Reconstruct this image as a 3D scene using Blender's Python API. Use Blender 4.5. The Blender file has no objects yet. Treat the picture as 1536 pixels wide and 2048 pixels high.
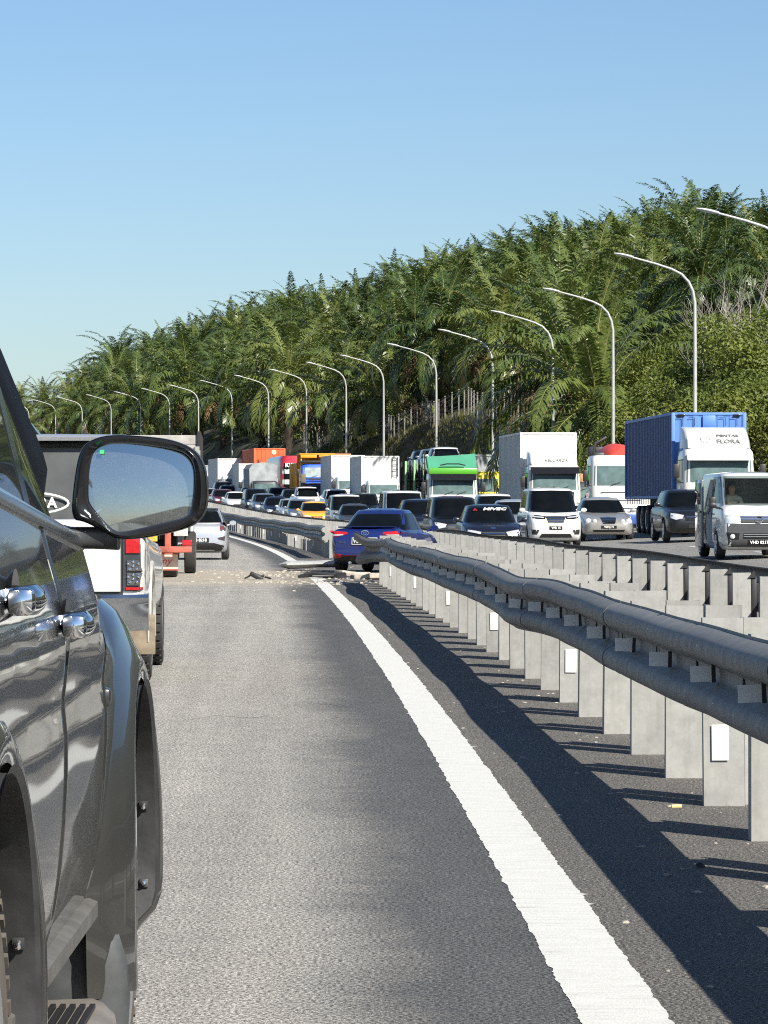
import bpy, bmesh, math, random
import numpy as np
from mathutils import Vector, Matrix
from mathutils.bvhtree import BVHTree

scene = bpy.context.scene
COL = scene.collection
R = math.radians

# ------------------------------------------------------------------ camera, sky, sun, exposure
CAM_H = 1.5
F_PX = 7100.0            # focal length in photograph pixels (a long phone lens)
cam_data = bpy.data.cameras.new('camera')
cam_data.sensor_fit = 'VERTICAL'
cam_data.sensor_height = 36.0
cam_data.sensor_width = 27.0
cam_data.lens = 36.0 * F_PX / 2048.0
cam_data.shift_y = -9.0 / 2048.0
cam_data.clip_start = 0.2
cam_data.clip_end = 6000
cam = bpy.data.objects.new('camera', cam_data)
cam.location = (0, 0, CAM_H)
cam.rotation_euler = (R(90), 0, 0)
COL.objects.link(cam)
scene.camera = cam

SUN_DIR = Vector((0.74, -1.0, 0.95)).normalized()       # towards the sun
sun_elev = math.asin(SUN_DIR.z)
sun_az = math.atan2(SUN_DIR.x, SUN_DIR.y)               # clockwise from +Y
world = bpy.data.worlds.new('World')
scene.world = world
world.use_nodes = True
wn = world.node_tree
wn.nodes.clear()
sky = wn.nodes.new('ShaderNodeTexSky')
sky.sky_type = 'NISHITA'
sky.sun_disc = False
sky.sun_elevation = sun_elev
sky.sun_rotation = sun_az
sky.altitude = 0.0
sky.air_density = 1.0
sky.dust_density = 0.5
sky.ozone_density = 6.0
bg = wn.nodes.new('ShaderNodeBackground')
bg.inputs['Strength'].default_value = 0.065
wo = wn.nodes.new('ShaderNodeOutputWorld')
wn.links.new(sky.outputs[0], bg.inputs[0])
wn.links.new(bg.outputs[0], wo.inputs[0])

sun_data = bpy.data.lights.new('sun', 'SUN')
sun_data.energy = 4.9
sun_data.angle = R(0.53)
sun_data.color = (1.0, 0.945, 0.845)
sun = bpy.data.objects.new('sun', sun_data)
sun.rotation_euler = (-SUN_DIR).to_track_quat('-Z', 'Y').to_euler()
sun.location = (60, -60, 80)
COL.objects.link(sun)

scene.view_settings.view_transform = 'Standard'
scene.view_settings.look = 'None'
scene.view_settings.exposure = 0.88
scene.view_settings.gamma = 1.0
scene.view_settings.use_curve_mapping = False
scene.cycles.use_denoising = False
scene.cycles.filter_width = 1.1
scene.cycles.max_bounces = 8
scene.cycles.transparent_max_bounces = 8
scene.cycles.sample_clamp_indirect = 6.0

# ------------------------------------------------------------------ the lie of the land
def xl(Y):
    """X of the white edge line at distance Y (the road bends left)."""
    r = .93 - .0195 * Y
    if Y > 0:
        r -= .00016 * Y * Y
    if Y > 110:
        r -= .0001 * (Y - 110) ** 2
    return r
def slope(Y):
    return (xl(Y + .5) - xl(Y - .5))
def rise(Y):
    t = Y - 190
    return .0165 * (t + math.sqrt(t * t + 900)) / 2 - .02
def sm(t):
    t = max(0.0, min(1.0, t))
    return t * t * (3 - 2 * t)
def gz(off, Y):
    """ground height at lateral offset off (from the edge line) and distance Y"""
    z = rise(Y)
    if off <= 3.3:
        return z
    if off <= 4.0:
        return z + .05 * (off - 3.3) / .7
    if off <= 17.2:
        return z + .05 + (off - 4) * .045
    z += .644
    if off <= 18.2:
        return z
    e = 2.6 + 1.8 * sm((Y - 222) / 14) + 2.0 * math.exp(-((Y - 252) / 36) ** 2) * sm((Y - 218) / 16)
    z += e * sm((off - 18.2) / 4.6)
    if off > 22:
        m = .30 * (1 - .85 * sm((Y - 610) / 170))
        z += m * (min(off, 104) - 22)
    return z
def W(off, Y, dz=0.0):
    return Vector((xl(Y) + off, Y, gz(off, Y) + dz))
def PX(x, Y):
    """world X and offset of the photograph column x at distance Y"""
    X = (x - 768) * Y / F_PX
    return X, X - xl(Y)
def heading(Y):
    return -math.atan(slope(Y))

# ------------------------------------------------------------------ materials
MATS = {}
def nodes_of(name):
    m = bpy.data.materials.new(name)
    m.use_nodes = True
    nt = m.node_tree
    b = nt.nodes['Principled BSDF']
    return m, nt, b
def nd(nt, t, **kw):
    n = nt.nodes.new(t)
    for k, v in kw.items():
        setattr(n, k, v)
    return n
def noise(nt, scale, detail=3, rough=.55, coord='Object', vec=None):
    n = nd(nt, 'ShaderNodeTexNoise')
    n.inputs['Scale'].default_value = scale
    n.inputs['Detail'].default_value = detail
    n.inputs['Roughness'].default_value = rough
    if vec is None:
        tc = nd(nt, 'ShaderNodeTexCoord')
        vec = tc.outputs[coord]
    nt.links.new(vec, n.inputs['Vector'])
    return n
def ramp(nt, src, stops):
    r = nd(nt, 'ShaderNodeValToRGB')
    els = r.color_ramp.elements
    while len(els) < len(stops):
        els.new(.5)
    for e, (p, c) in zip(els, stops):
        e.position = p
        e.color = (c[0], c[1], c[2], 1) if hasattr(c, '__len__') else (c, c, c, 1)
    nt.links.new(src, r.inputs[0])
    return r
def mixc(nt, a, b, fac, mode='MIX'):
    m = nd(nt, 'ShaderNodeMix', data_type='RGBA', blend_type=mode)
    for i, v in ((6, a), (7, b)):
        if hasattr(v, 'links') or hasattr(v, 'is_linked'):
            nt.links.new(v, m.inputs[i])
        else:
            m.inputs[i].default_value = (v[0], v[1], v[2], 1)
    if isinstance(fac, (int, float)):
        m.inputs[0].default_value = fac
    else:
        nt.links.new(fac, m.inputs[0])
    return m.outputs[2]
def math_n(nt, op, a, b=None, c=None):
    m = nd(nt, 'ShaderNodeMath', operation=op)
    for i, v in enumerate((a, b, c)):
        if v is None:
            continue
        if isinstance(v, (int, float)):
            m.inputs[i].default_value = v
        else:
            nt.links.new(v, m.inputs[i])
    return m.outputs[0]
def bump(nt, b, src, strength, dist=.01):
    bp = nd(nt, 'ShaderNodeBump')
    bp.inputs['Strength'].default_value = strength
    bp.inputs['Distance'].default_value = dist
    nt.links.new(src, bp.inputs['Height'])
    nt.links.new(bp.outputs[0], b.inputs['Normal'])
    return bp

def plain(key, col, rough=.6, metal=0., var=.12, scale=9., coat=0., bumpy=0., spec=.5):
    """a plain surface with slight procedural wear in its colour and gloss"""
    k = ('plain', key)
    if k in MATS:
        return MATS[k]
    m, nt, b = nodes_of(key)
    n = noise(nt, scale, 4)
    lo = tuple(c * (1 - var) for c in col)
    hi = tuple(min(1, c * (1 + var)) for c in col)
    r = ramp(nt, n.outputs[0], [(.3, lo), (.7, hi)])
    nt.links.new(r.outputs[0], b.inputs['Base Color'])
    b.inputs['Roughness'].default_value = rough
    b.inputs['Metallic'].default_value = metal
    b.inputs['Coat Weight'].default_value = coat
    b.inputs['Coat Roughness'].default_value = .04
    b.inputs['Specular IOR Level'].default_value = spec
    if bumpy:
        bump(nt, b, n.outputs[0], bumpy)
    MATS[k] = m
    return m

def paint(key, col, metal=.25, rough=.38, dirt=.14):
    """clear-coated car paint with road dust low down"""
    k = ('paint', key)
    if k in MATS:
        return MATS[k]
    m, nt, b = nodes_of(key)
    tc = nd(nt, 'ShaderNodeTexCoord')
    n = noise(nt, 2.2, 5, .65, vec=tc.outputs['Object'])
    sp = nd(nt, 'ShaderNodeSeparateXYZ')
    nt.links.new(tc.outputs['Object'], sp.inputs[0])
    low = nd(nt, 'ShaderNodeMapRange')
    low.inputs['From Min'].default_value = .15
    low.inputs['From Max'].default_value = .95
    low.inputs['To Min'].default_value = .8
    low.inputs['To Max'].default_value = .06
    nt.links.new(sp.outputs[2], low.inputs[0])
    f = math_n(nt, 'MULTIPLY', low.outputs[0], n.outputs[0])
    f = math_n(nt, 'MULTIPLY', f, dirt)
    c = mixc(nt, col, (.22, .19, .15), f)
    nt.links.new(c, b.inputs['Base Color'])
    b.inputs['Metallic'].default_value = metal
    rr = math_n(nt, 'MULTIPLY_ADD', f, .8, rough)
    nt.links.new(rr, b.inputs['Roughness'])
    b.inputs['Coat Weight'].default_value = .9 if max(col) > .08 or dirt > .3 else .45
    b.inputs['Coat Roughness'].default_value = .035
    MATS[k] = m
    return m

def tinted(key, col=(.004, .005, .006), rough=.04, clear=0.0, spec=.14):
    """tinted automotive glass: part reflects, part lets the dark inside through"""
    k = ('glass', key)
    if k in MATS:
        return MATS[k]
    m, nt, b = nodes_of(key)
    n = noise(nt, 3.0, 3)
    r = ramp(nt, n.outputs[0], [(.3, tuple(c * .8 for c in col)), (.7, tuple(c * 1.25 for c in col))])
    nt.links.new(r.outputs[0], b.inputs['Base Color'])
    b.inputs['Roughness'].default_value = rough
    b.inputs['Specular IOR Level'].default_value = spec
    if clear > 0:
        tr = nd(nt, 'ShaderNodeBsdfTransparent')
        tr.inputs[0].default_value = (.75, .82, .8, 1)
        mx = nd(nt, 'ShaderNodeMixShader')
        mx.inputs[0].default_value = clear
        nt.links.new(b.outputs[0], mx.inputs[1])
        nt.links.new(tr.outputs[0], mx.inputs[2])
        nt.links.new(mx.outputs[0], nt.nodes['Material Output'].inputs[0])
    MATS[k] = m
    return m

def galvanised(key, col=(.42, .43, .42), metal=.35, rough=.5, streak=.25):
    k = ('galv', key)
    if k in MATS:
        return MATS[k]
    m, nt, b = nodes_of(key)
    tc = nd(nt, 'ShaderNodeTexCoord')
    oi = nd(nt, 'ShaderNodeObjectInfo')
    add = nd(nt, 'ShaderNodeVectorMath', operation='ADD')
    nt.links.new(tc.outputs['Object'], add.inputs[0])
    nt.links.new(oi.outputs['Location'], add.inputs[1])
    v = nd(nt, 'ShaderNodeTexVoronoi')
    v.inputs['Scale'].default_value = 38
    nt.links.new(add.outputs[0], v.inputs['Vector'])
    n1 = noise(nt, 7, 5, .7, vec=add.outputs[0])
    mp = nd(nt, 'ShaderNodeMapping')
    mp.inputs['Scale'].default_value = (24, 24, 1.6)
    nt.links.new(add.outputs[0], mp.inputs[0])
    n2 = noise(nt, 1, 4, .6, vec=mp.outputs[0])
    r1 = ramp(nt, n1.outputs[0], [(.32, tuple(c * .86 for c in col)), (.68, tuple(c * 1.06 for c in col))])
    vb = ramp(nt, v.outputs['Color'], [(0, .94), (1, 1.04)])
    c1 = mixc(nt, r1.outputs[0], vb.outputs[0], 1.0, 'MULTIPLY')
    r2 = ramp(nt, n2.outputs[0], [(.42, (1, 1, 1)), (.75, (.52, .47, .4))])
    c2 = mixc(nt, c1, r2.outputs[0], streak, 'MULTIPLY')
    # a shade of its own for every single post
    ob = ramp(nt, oi.outputs['Random'], [(0, .86), (1, 1.1)])
    c3 = mixc(nt, c2, ob.outputs[0], 1.0, 'MULTIPLY')
    nt.links.new(c3, b.inputs['Base Color'])
    b.inputs['Metallic'].default_value = metal
    rr = ramp(nt, n1.outputs[0], [(.3, rough - .1), (.7, rough + .15)])
    nt.links.new(rr.outputs[0], b.inputs['Roughness'])
    bump(nt, b, n1.outputs[0], .12, .004)
    MATS[k] = m
    return m

def asphalt(key, base, lightstone, grain=72., band=True, dirt=True, stones=.5):
    k = ('asph', key)
    if k in MATS:
        return MATS[k]
    m, nt, b = nodes_of(key)
    tc = nd(nt, 'ShaderNodeTexCoord')
    uv = nd(nt, 'ShaderNodeUVMap')
    sp = nd(nt, 'ShaderNodeSeparateXYZ')
    nt.links.new(uv.outputs[0], sp.inputs[0])
    g1 = noise(nt, grain, 3, .7, vec=tc.outputs['Object'])
    g2 = noise(nt, grain * 2.3, 2, .6, vec=tc.outputs['Object'])
    big = noise(nt, .35, 5, .6, vec=tc.outputs['Object'])
    mid = noise(nt, 3.5, 4, .6, vec=tc.outputs['Object'])
    # streaks along the driving direction
    mp = nd(nt, 'ShaderNodeMapping')
    mp.inputs['Scale'].default_value = (2.2, .035, 1)
    nt.links.new(uv.outputs[0], mp.inputs[0])
    st = noise(nt, 1.0, 4, .6, vec=mp.outputs[0])
    gr = ramp(nt, g1.outputs[0], [(.40, tuple(c * .30 for c in base)), (.5, base), (.61, lightstone)])
    gr2 = ramp(nt, g2.outputs[0], [(.40, .55), (.60, 1.4)])
    c = mixc(nt, gr.outputs[0], gr2.outputs[0], .8, 'MULTIPLY')
    rb = ramp(nt, big.outputs[0], [(.3, .92), (.7, 1.06)])
    c = mixc(nt, c, rb.outputs[0], 1.0, 'MULTIPLY')
    rm = ramp(nt, mid.outputs[0], [(.3, .9), (.7, 1.08)])
    c = mixc(nt, c, rm.outputs[0], 1.0, 'MULTIPLY')
    rs = ramp(nt, st.outputs[0], [(.36, .84), (.64, 1.08)])
    c = mixc(nt, c, rs.outputs[0], .8, 'MULTIPLY')
    # scattered pale chips
    vo = nd(nt, 'ShaderNodeTexVoronoi')
    vo.inputs['Scale'].default_value = 13
    nt.links.new(tc.outputs['Object'], vo.inputs['Vector'])
    ch = ramp(nt, vo.outputs['Distance'], [(.055, 1), (.085, 0)])
    vr = nd(nt, 'ShaderNodeSeparateColor')
    nt.links.new(vo.outputs['Color'], vr.inputs[0])
    pick = ramp(nt, vr.outputs[0], [(.93 - .1 * stones, 0), (.935 - .1 * stones, 1)])
    cf = math_n(nt, 'MULTIPLY', ch.outputs[0], pick.outputs[0])
    c = mixc(nt, c, (.5, .47, .42), cf)
    if band:
        # smooth dark strip of tar-rich asphalt beside the edge line, ragged
        wob = math_n(nt, 'MULTIPLY_ADD', mid.outputs[0], .5, -.25)
        wob2 = math_n(nt, 'MULTIPLY_ADD', big.outputs[0], .7, -.35)
        u = math_n(nt, 'ADD', sp.outputs[0], wob)
        u = math_n(nt, 'ADD', u, wob2)
        mr = nd(nt, 'ShaderNodeMapRange', interpolation_type='SMOOTHSTEP')
        mr.inputs['From Min'].default_value = -1.15
        mr.inputs['From Max'].default_value = -.42
        nt.links.new(u, mr.inputs[0])
        c = mixc(nt, c, (.27, .285, .32), math_n(nt, 'MULTIPLY', mr.outputs[0], 1.0), 'MULTIPLY')
    if dirt:
        # pale crushed concrete dust spread right across the lanes at the crash
        wv = math_n(nt, 'MULTIPLY_ADD', mid.outputs[0], 4.0, -2.0)
        wv2 = math_n(nt, 'MULTIPLY_ADD', big.outputs[0], 10.0, -5.0)
        v = math_n(nt, 'ADD', sp.outputs[1], wv)
        v = math_n(nt, 'ADD', v, wv2)
        a = nd(nt, 'ShaderNodeMapRange', interpolation_type='SMOOTHSTEP')
        a.inputs['From Min'].default_value = 65
        a.inputs['From Max'].default_value = 70
        nt.links.new(v, a.inputs[0])
        a2 = nd(nt, 'ShaderNodeMapRange', interpolation_type='SMOOTHSTEP')
        a2.inputs['From Min'].default_value = 88
        a2.inputs['From Max'].default_value = 80
        nt.links.new(v, a2.inputs[0])
        d = math_n(nt, 'MULTIPLY', a.outputs[0], a2.outputs[0])
        patch = ramp(nt, noise(nt, 1.1, 6, .75, vec=tc.outputs['Object']).outputs[0], [(.36, .12), (.62, 1)])
        d = math_n(nt, 'MULTIPLY', d, patch.outputs[0])
        c = mixc(nt, c, (.40, .345, .27), math_n(nt, 'MULTIPLY', d, .95))
        # skid and drag scratches
        mp2 = nd(nt, 'ShaderNodeMapping')
        mp2.inputs['Scale'].default_value = (.12, 2.4, 1)
        nt.links.new(uv.outputs[0], mp2.inputs[0])
        sk = noise(nt, 1.0, 5, .7, vec=mp2.outputs[0])
        skr = ramp(nt, sk.outputs[0], [(.57, 0), (.6, 1), (.63, 0)])
        b1 = nd(nt, 'ShaderNodeMapRange', interpolation_type='SMOOTHSTEP')
        b1.inputs['From Min'].default_value = 58
        b1.inputs['From Max'].default_value = 62
        nt.links.new(sp.outputs[1], b1.inputs[0])
        b2 = nd(nt, 'ShaderNodeMapRange', interpolation_type='SMOOTHSTEP')
        b2.inputs['From Min'].default_value = 92
        b2.inputs['From Max'].default_value = 84
        nt.links.new(sp.outputs[1], b2.inputs[0])
        q = math_n(nt, 'MULTIPLY', math_n(nt, 'MULTIPLY', b1.outputs[0], b2.outputs[0]), skr.outputs[0])
        c = mixc(nt, c, (.03, .03, .03), math_n(nt, 'MULTIPLY', q, .75))
    nt.links.new(c, b.inputs['Base Color'])
    b.inputs['Roughness'].default_value = .82
    b.inputs['Specular IOR Level'].default_value = .35
    hsum = math_n(nt, 'ADD', g1.outputs[0], math_n(nt, 'MULTIPLY', g2.outputs[0], .5))
    bump(nt, b, hsum, .75, .012)
    MATS[k] = m
    return m

def leafmat(key, cols, rough=.42, trans=.28, spec=.5):
    k = ('leaf', key)
    if k in MATS:
        return MATS[k]
    m, nt, b = nodes_of(key)
    oi = nd(nt, 'ShaderNodeObjectInfo')
    tc = nd(nt, 'ShaderNodeTexCoord')
    n = noise(nt, .55, 3, .6, vec=tc.outputs['Object'])
    n2 = noise(nt, 6.0, 2, .6, vec=tc.outputs['Object'])
    f = math_n(nt, 'MULTIPLY_ADD', oi.outputs['Random'], .42, math_n(nt, 'MULTIPLY', n.outputs[0], .3))
    f = math_n(nt, 'ADD', f, math_n(nt, 'MULTIPLY_ADD', n2.outputs[0], .5, -.13))
    stops = [(i / (len(cols) - 1) * .8 + .1, c) for i, c in enumerate(cols)]
    r = ramp(nt, f, stops)
    nt.links.new(r.outputs[0], b.inputs['Base Color'])
    b.inputs['Roughness'].default_value = rough
    b.inputs['Specular IOR Level'].default_value = spec
    t = nd(nt, 'ShaderNodeBsdfTranslucent')
    tcol = mixc(nt, r.outputs[0], (1.0, 1.15, .45), .7, 'MULTIPLY')
    nt.links.new(tcol, t.inputs[0])
    mx = nd(nt, 'ShaderNodeMixShader')
    mx.inputs[0].default_value = trans
    nt.links.new(b.outputs[0], mx.inputs[1])
    nt.links.new(t.outputs[0], mx.inputs[2])
    nt.links.new(mx.outputs[0], nt.nodes['Material Output'].inputs[0])
    MATS[k] = m
    return m

def ground_mat():
    m, nt, b = nodes_of('hillside_soil_and_grass')
    tc = nd(nt, 'ShaderNodeTexCoord')
    n1 = noise(nt, .22, 5, .65, vec=tc.outputs['Object'])
    n2 = noise(nt, 2.5, 5, .7, vec=tc.outputs['Object'])
    r = ramp(nt, n1.outputs[0], [(.32, (.025, .034, .012)), (.5, (.045, .048, .02)), (.66, (.06, .042, .026))])
    r2 = ramp(nt, n2.outputs[0], [(.3, .6), (.7, 1.3)])
    c = mixc(nt, r.outputs[0], r2.outputs[0], 1.0, 'MULTIPLY')
    nt.links.new(c, b.inputs['Base Color'])
    b.inputs['Roughness'].default_value = .95
    bump(nt, b, n2.outputs[0], .8, .25)
    return m

def linepaint(key, col=(.60, .60, .565)):
    k = ('line', key)
    if k in MATS:
        return MATS[k]
    m, nt, b = nodes_of(key)
    tc = nd(nt, 'ShaderNodeTexCoord')
    uv = nd(nt, 'ShaderNodeUVMap')
    mp = nd(nt, 'ShaderNodeMapping')
    mp.inputs['Scale'].default_value = (3.0, 16.0, 1)
    nt.links.new(uv.outputs[0], mp.inputs[0])
    n = noise(nt, 1, 5, .7, vec=mp.outputs[0])
    g = noise(nt, 110, 3, .7, vec=tc.outputs['Object'])
    a = ramp(nt, n.outputs[0], [(.29, (.24, .23, .21)), (.37, tuple(c * .88 for c in col)), (.62, col)])
    r2 = ramp(nt, g.outputs[0], [(.3, .82), (.65, 1.06)])
    c = mixc(nt, a.outputs[0], r2.outputs[0], .8, 'MULTIPLY')
    nt.links.new(c, b.inputs['Base Color'])
    b.inputs['Roughness'].default_value = .7
    bump(nt, b, g.outputs[0], .5, .006)
    MATS[k] = m
    return m

M_BLACK = plain('black_plastic', (.018, .018, .019), .5, bumpy=.05, scale=40)
M_BLACKGLOSS = plain('gloss_black_trim', (.012, .012, .013), .16, var=.2)
M_RUBBER = plain('tyre_rubber', (.028, .027, .026), .85, var=.25, scale=14)
M_RIM = plain('alloy_rim', (.48, .49, .5), .32, .8)
M_CHROME = plain('chrome', (.82, .83, .85), .07, 1.0, var=.05)
M_GLASS = tinted('tinted_glass')
M_LORRYGLASS = tinted('windscreen_glass_green', (.10, .15, .15), .06)
M_LAMP = plain('headlight_lens', (.62, .64, .66), .12, .35, var=.25, scale=22, coat=.6)
M_RED = plain('red_lamp_lens', (.42, .012, .015), .15, var=.2, scale=25, coat=.8)
M_AMBER = plain('amber_lens', (.75, .26, .02), .2, var=.2, scale=25, coat=.5)
M_WHITE = plain('white_reflective', (.68, .68, .65), .5, var=.08)
M_UNDER = plain('underbody', (.02, .02, .02), .9)
M_PLATE = plain('plate_black', (.012, .012, .012), .4)
M_GALV = galvanised('galvanised_steel', (.305, .305, .29), .15, .6)
M_BEAM = galvanised('weathered_beam_steel', (.16, .163, .163), .12, .62, .6)
M_TRUNK = plain('palm_trunk', (.035, .026, .018), .95, var=.5, scale=3.0, bumpy=.8)
M_BARK = plain('pale_bark', (.33, .305, .265), .9, var=.3, scale=5.0, bumpy=.4)

# ------------------------------------------------------------------ mesh helpers
def obj(name, mesh, parent=None, loc=None, rz=None):
    o = bpy.data.objects.new(name, mesh)
    COL.objects.link(o)
    if parent is not None:
        o.parent = parent
    if loc is not None:
        o.location = loc
    if rz is not None:
        o.rotation_euler = (0, 0, rz)
    return o
def tag(o, label=None, cat=None, group=None, kind=None):
    if label: o['label'] = label
    if cat: o['category'] = cat
    if group: o['group'] = group
    if kind: o['kind'] = kind
    return o
def thing(name, label, cat, loc=(0, 0, 0), rz=0, group=None):
    o = bpy.data.objects.new(name, None)
    o.empty_display_size = .2
    COL.objects.link(o)
    o.location = loc
    o.rotation_euler = (0, 0, rz)
    return tag(o, label, cat, group)

class MB:
    def __init__(s):
        s.v = []; s.f = []; s.m = []
    def add(s, verts, faces, mi=0):
        b = len(s.v)
        s.v.extend([tuple(p) for p in verts])
        for f in faces:
            s.f.append(tuple(i + b for i in f)); s.m.append(mi)
        return s
    def box(s, c, d, mi=0, bev=0., rot=None):
        x, y, z = d[0] / 2, d[1] / 2, d[2] / 2
        if bev <= 0:
            vs = [(i * x, j * y, k * z) for i in (-1, 1) for j in (-1, 1) for k in (-1, 1)]
            fs = [(0, 1, 3, 2), (4, 6, 7, 5), (0, 4, 5, 1), (2, 3, 7, 6), (0, 2, 6, 4), (1, 5, 7, 3)]
        else:
            bm = bmesh.new()
            bmesh.ops.create_cube(bm, size=1.0)
            bmesh.ops.scale(bm, vec=d, verts=bm.verts)
            bmesh.ops.bevel(bm, geom=bm.edges[:], offset=min(bev, x * .9, y * .9, z * .9), segments=2, affect='EDGES', profile=.5)
            bm.verts.index_update()
            vs = [tuple(v.co) for v in bm.verts]
            fs = [tuple(v.index for v in f.verts) for f in bm.faces]
            bm.free()
        if rot is not None:
            vs = [tuple(rot @ Vector(p)) for p in vs]
        return s.add([(p[0] + c[0], p[1] + c[1], p[2] + c[2]) for p in vs], fs, mi)
    def loft(s, rings, mi=0, caps=True, closed=True):
        n = len(rings[0]); b = len(s.v)
        for r in rings:
            s.v.extend([tuple(p) for p in r])
        for i in range(len(rings) - 1):
            for j in range(n if closed else n - 1):
                k = (j + 1) % n
                s.f.append((b + i * n + j, b + i * n + k, b + (i + 1) * n + k, b + (i + 1) * n + j)); s.m.append(mi)
        if caps and closed:
            s.f.append(tuple(b + j for j in range(n))[::-1]); s.m.append(mi)
            e = b + (len(rings) - 1) * n
            s.f.append(tuple(e + j for j in range(n))); s.m.append(mi)
        return s
    def tube(s, pts, rad, n=8, mi=0, caps=True):
        pts = [Vector(p) for p in pts]
        if not hasattr(rad, '__len__'):
            rad = [rad] * len(pts)
        rings = []
        up = None
        for i, p in enumerate(pts):
            d = (pts[min(i + 1, len(pts) - 1)] - pts[max(i - 1, 0)])
            if d.length < 1e-9:
                d = Vector((0, 0, 1))
            d.normalize()
            if up is None:
                up = d.orthogonal().normalized()
            u = (up - d * up.dot(d))
            u = u.normalized() if u.length > 1e-6 else d.orthogonal().normalized()
            up = u
            w = d.cross(u)
            rings.append([p + (u * math.cos(t) + w * math.sin(t)) * rad[i] for t in [2 * math.pi * k / n for k in range(n)]])
        return s.loft(rings, mi, caps)
    def lathe(s, prof, axis='x', c=(0, 0, 0), n=24, mi=0):
        """prof: (radius, position along axis)"""
        rings = []
        for r, h in prof:
            ring = []
            for k in range(n):
                t = 2 * math.pi * k / n
                a, b_ = r * math.cos(t), r * math.sin(t)
                p = {'x': (h, a, b_), 'y': (a, h, b_), 'z': (a, b_, h)}[axis]
                ring.append((p[0] + c[0], p[1] + c[1], p[2] + c[2]))
            rings.append(ring)
        return s.loft(rings, mi, True)
    def mesh(s, name, mats, smooth=38, recalc=True):
        me = bpy.data.meshes.new(name)
        me.from_pydata(s.v, [], s.f)
        for m in (mats if isinstance(mats, (list, tuple)) else [mats]):
            me.materials.append(m)
        if len(set(s.m)) > 1:
            me.polygons.foreach_set('material_index', s.m)
        if recalc:
            bm = bmesh.new(); bm.from_mesh(me)
            bmesh.ops.recalc_face_normals(bm, faces=bm.faces[:])
            bm.to_mesh(me); bm.free()
        if smooth:
            me.polygons.foreach_set('use_smooth', [True] * len(me.polygons))
            me.set_sharp_from_angle(angle=R(smooth))
        me.update()
        return me
    def build(s, name, mats, parent=None, loc=None, rz=None, smooth=38, recalc=True):
        return obj(name, s.mesh(name, mats, smooth, recalc), parent, loc, rz)

def text_mesh(txt, size, mat, extrude=.003, bold=0.0, shear=0.0):
    c = bpy.data.curves.new('lettering', 'FONT')
    c.body = txt; c.size = size; c.extrude = extrude; c.offset = bold; c.shear = shear
    c.align_x = 'CENTER'; c.align_y = 'CENTER'; c.resolution_u = 2
    o = bpy.data.objects.new('lettering', c)
    COL.objects.link(o)
    dg = bpy.context.evaluated_depsgraph_get()
    me = bpy.data.meshes.new_from_object(o.evaluated_get(dg))
    bpy.data.objects.remove(o)
    bpy.data.curves.remove(c)
    me.materials.clear(); me.materials.append(mat)
    return me
def text(txt, size, mat, parent, loc, rot, name='lettering', extrude=.003, bold=0.0, shear=0.0, sx=1.0):
    o = obj(name, text_mesh(txt, size, mat, extrude, bold, shear), parent, loc)
    o.rotation_euler = rot
    o.scale = (sx, 1, 1)
    return o
FACE_MINUS_Y = (R(90), 0, 0)          # lettering read from -Y
FACE_PLUS_Y = (R(90), 0, R(180))

def boolean_cut(me, cutter_mb, mats):
    a = bpy.data.objects.new('a', me); COL.objects.link(a)
    cme = cutter_mb.mesh('c', mats, smooth=0)
    b = bpy.data.objects.new('b', cme); COL.objects.link(b)
    md = a.modifiers.new('cut', 'BOOLEAN')
    md.operation = 'DIFFERENCE'; md.object = b; md.solver = 'EXACT'
    dg = bpy.context.evaluated_depsgraph_get()
    out = bpy.data.meshes.new_from_object(a.evaluated_get(dg))
    bpy.data.objects.remove(a); bpy.data.objects.remove(b)
    bpy.data.meshes.remove(cme)
    out.polygons.foreach_set('use_smooth', [True] * len(out.polygons))
    out.set_sharp_from_angle(angle=R(35))
    return out

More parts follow.
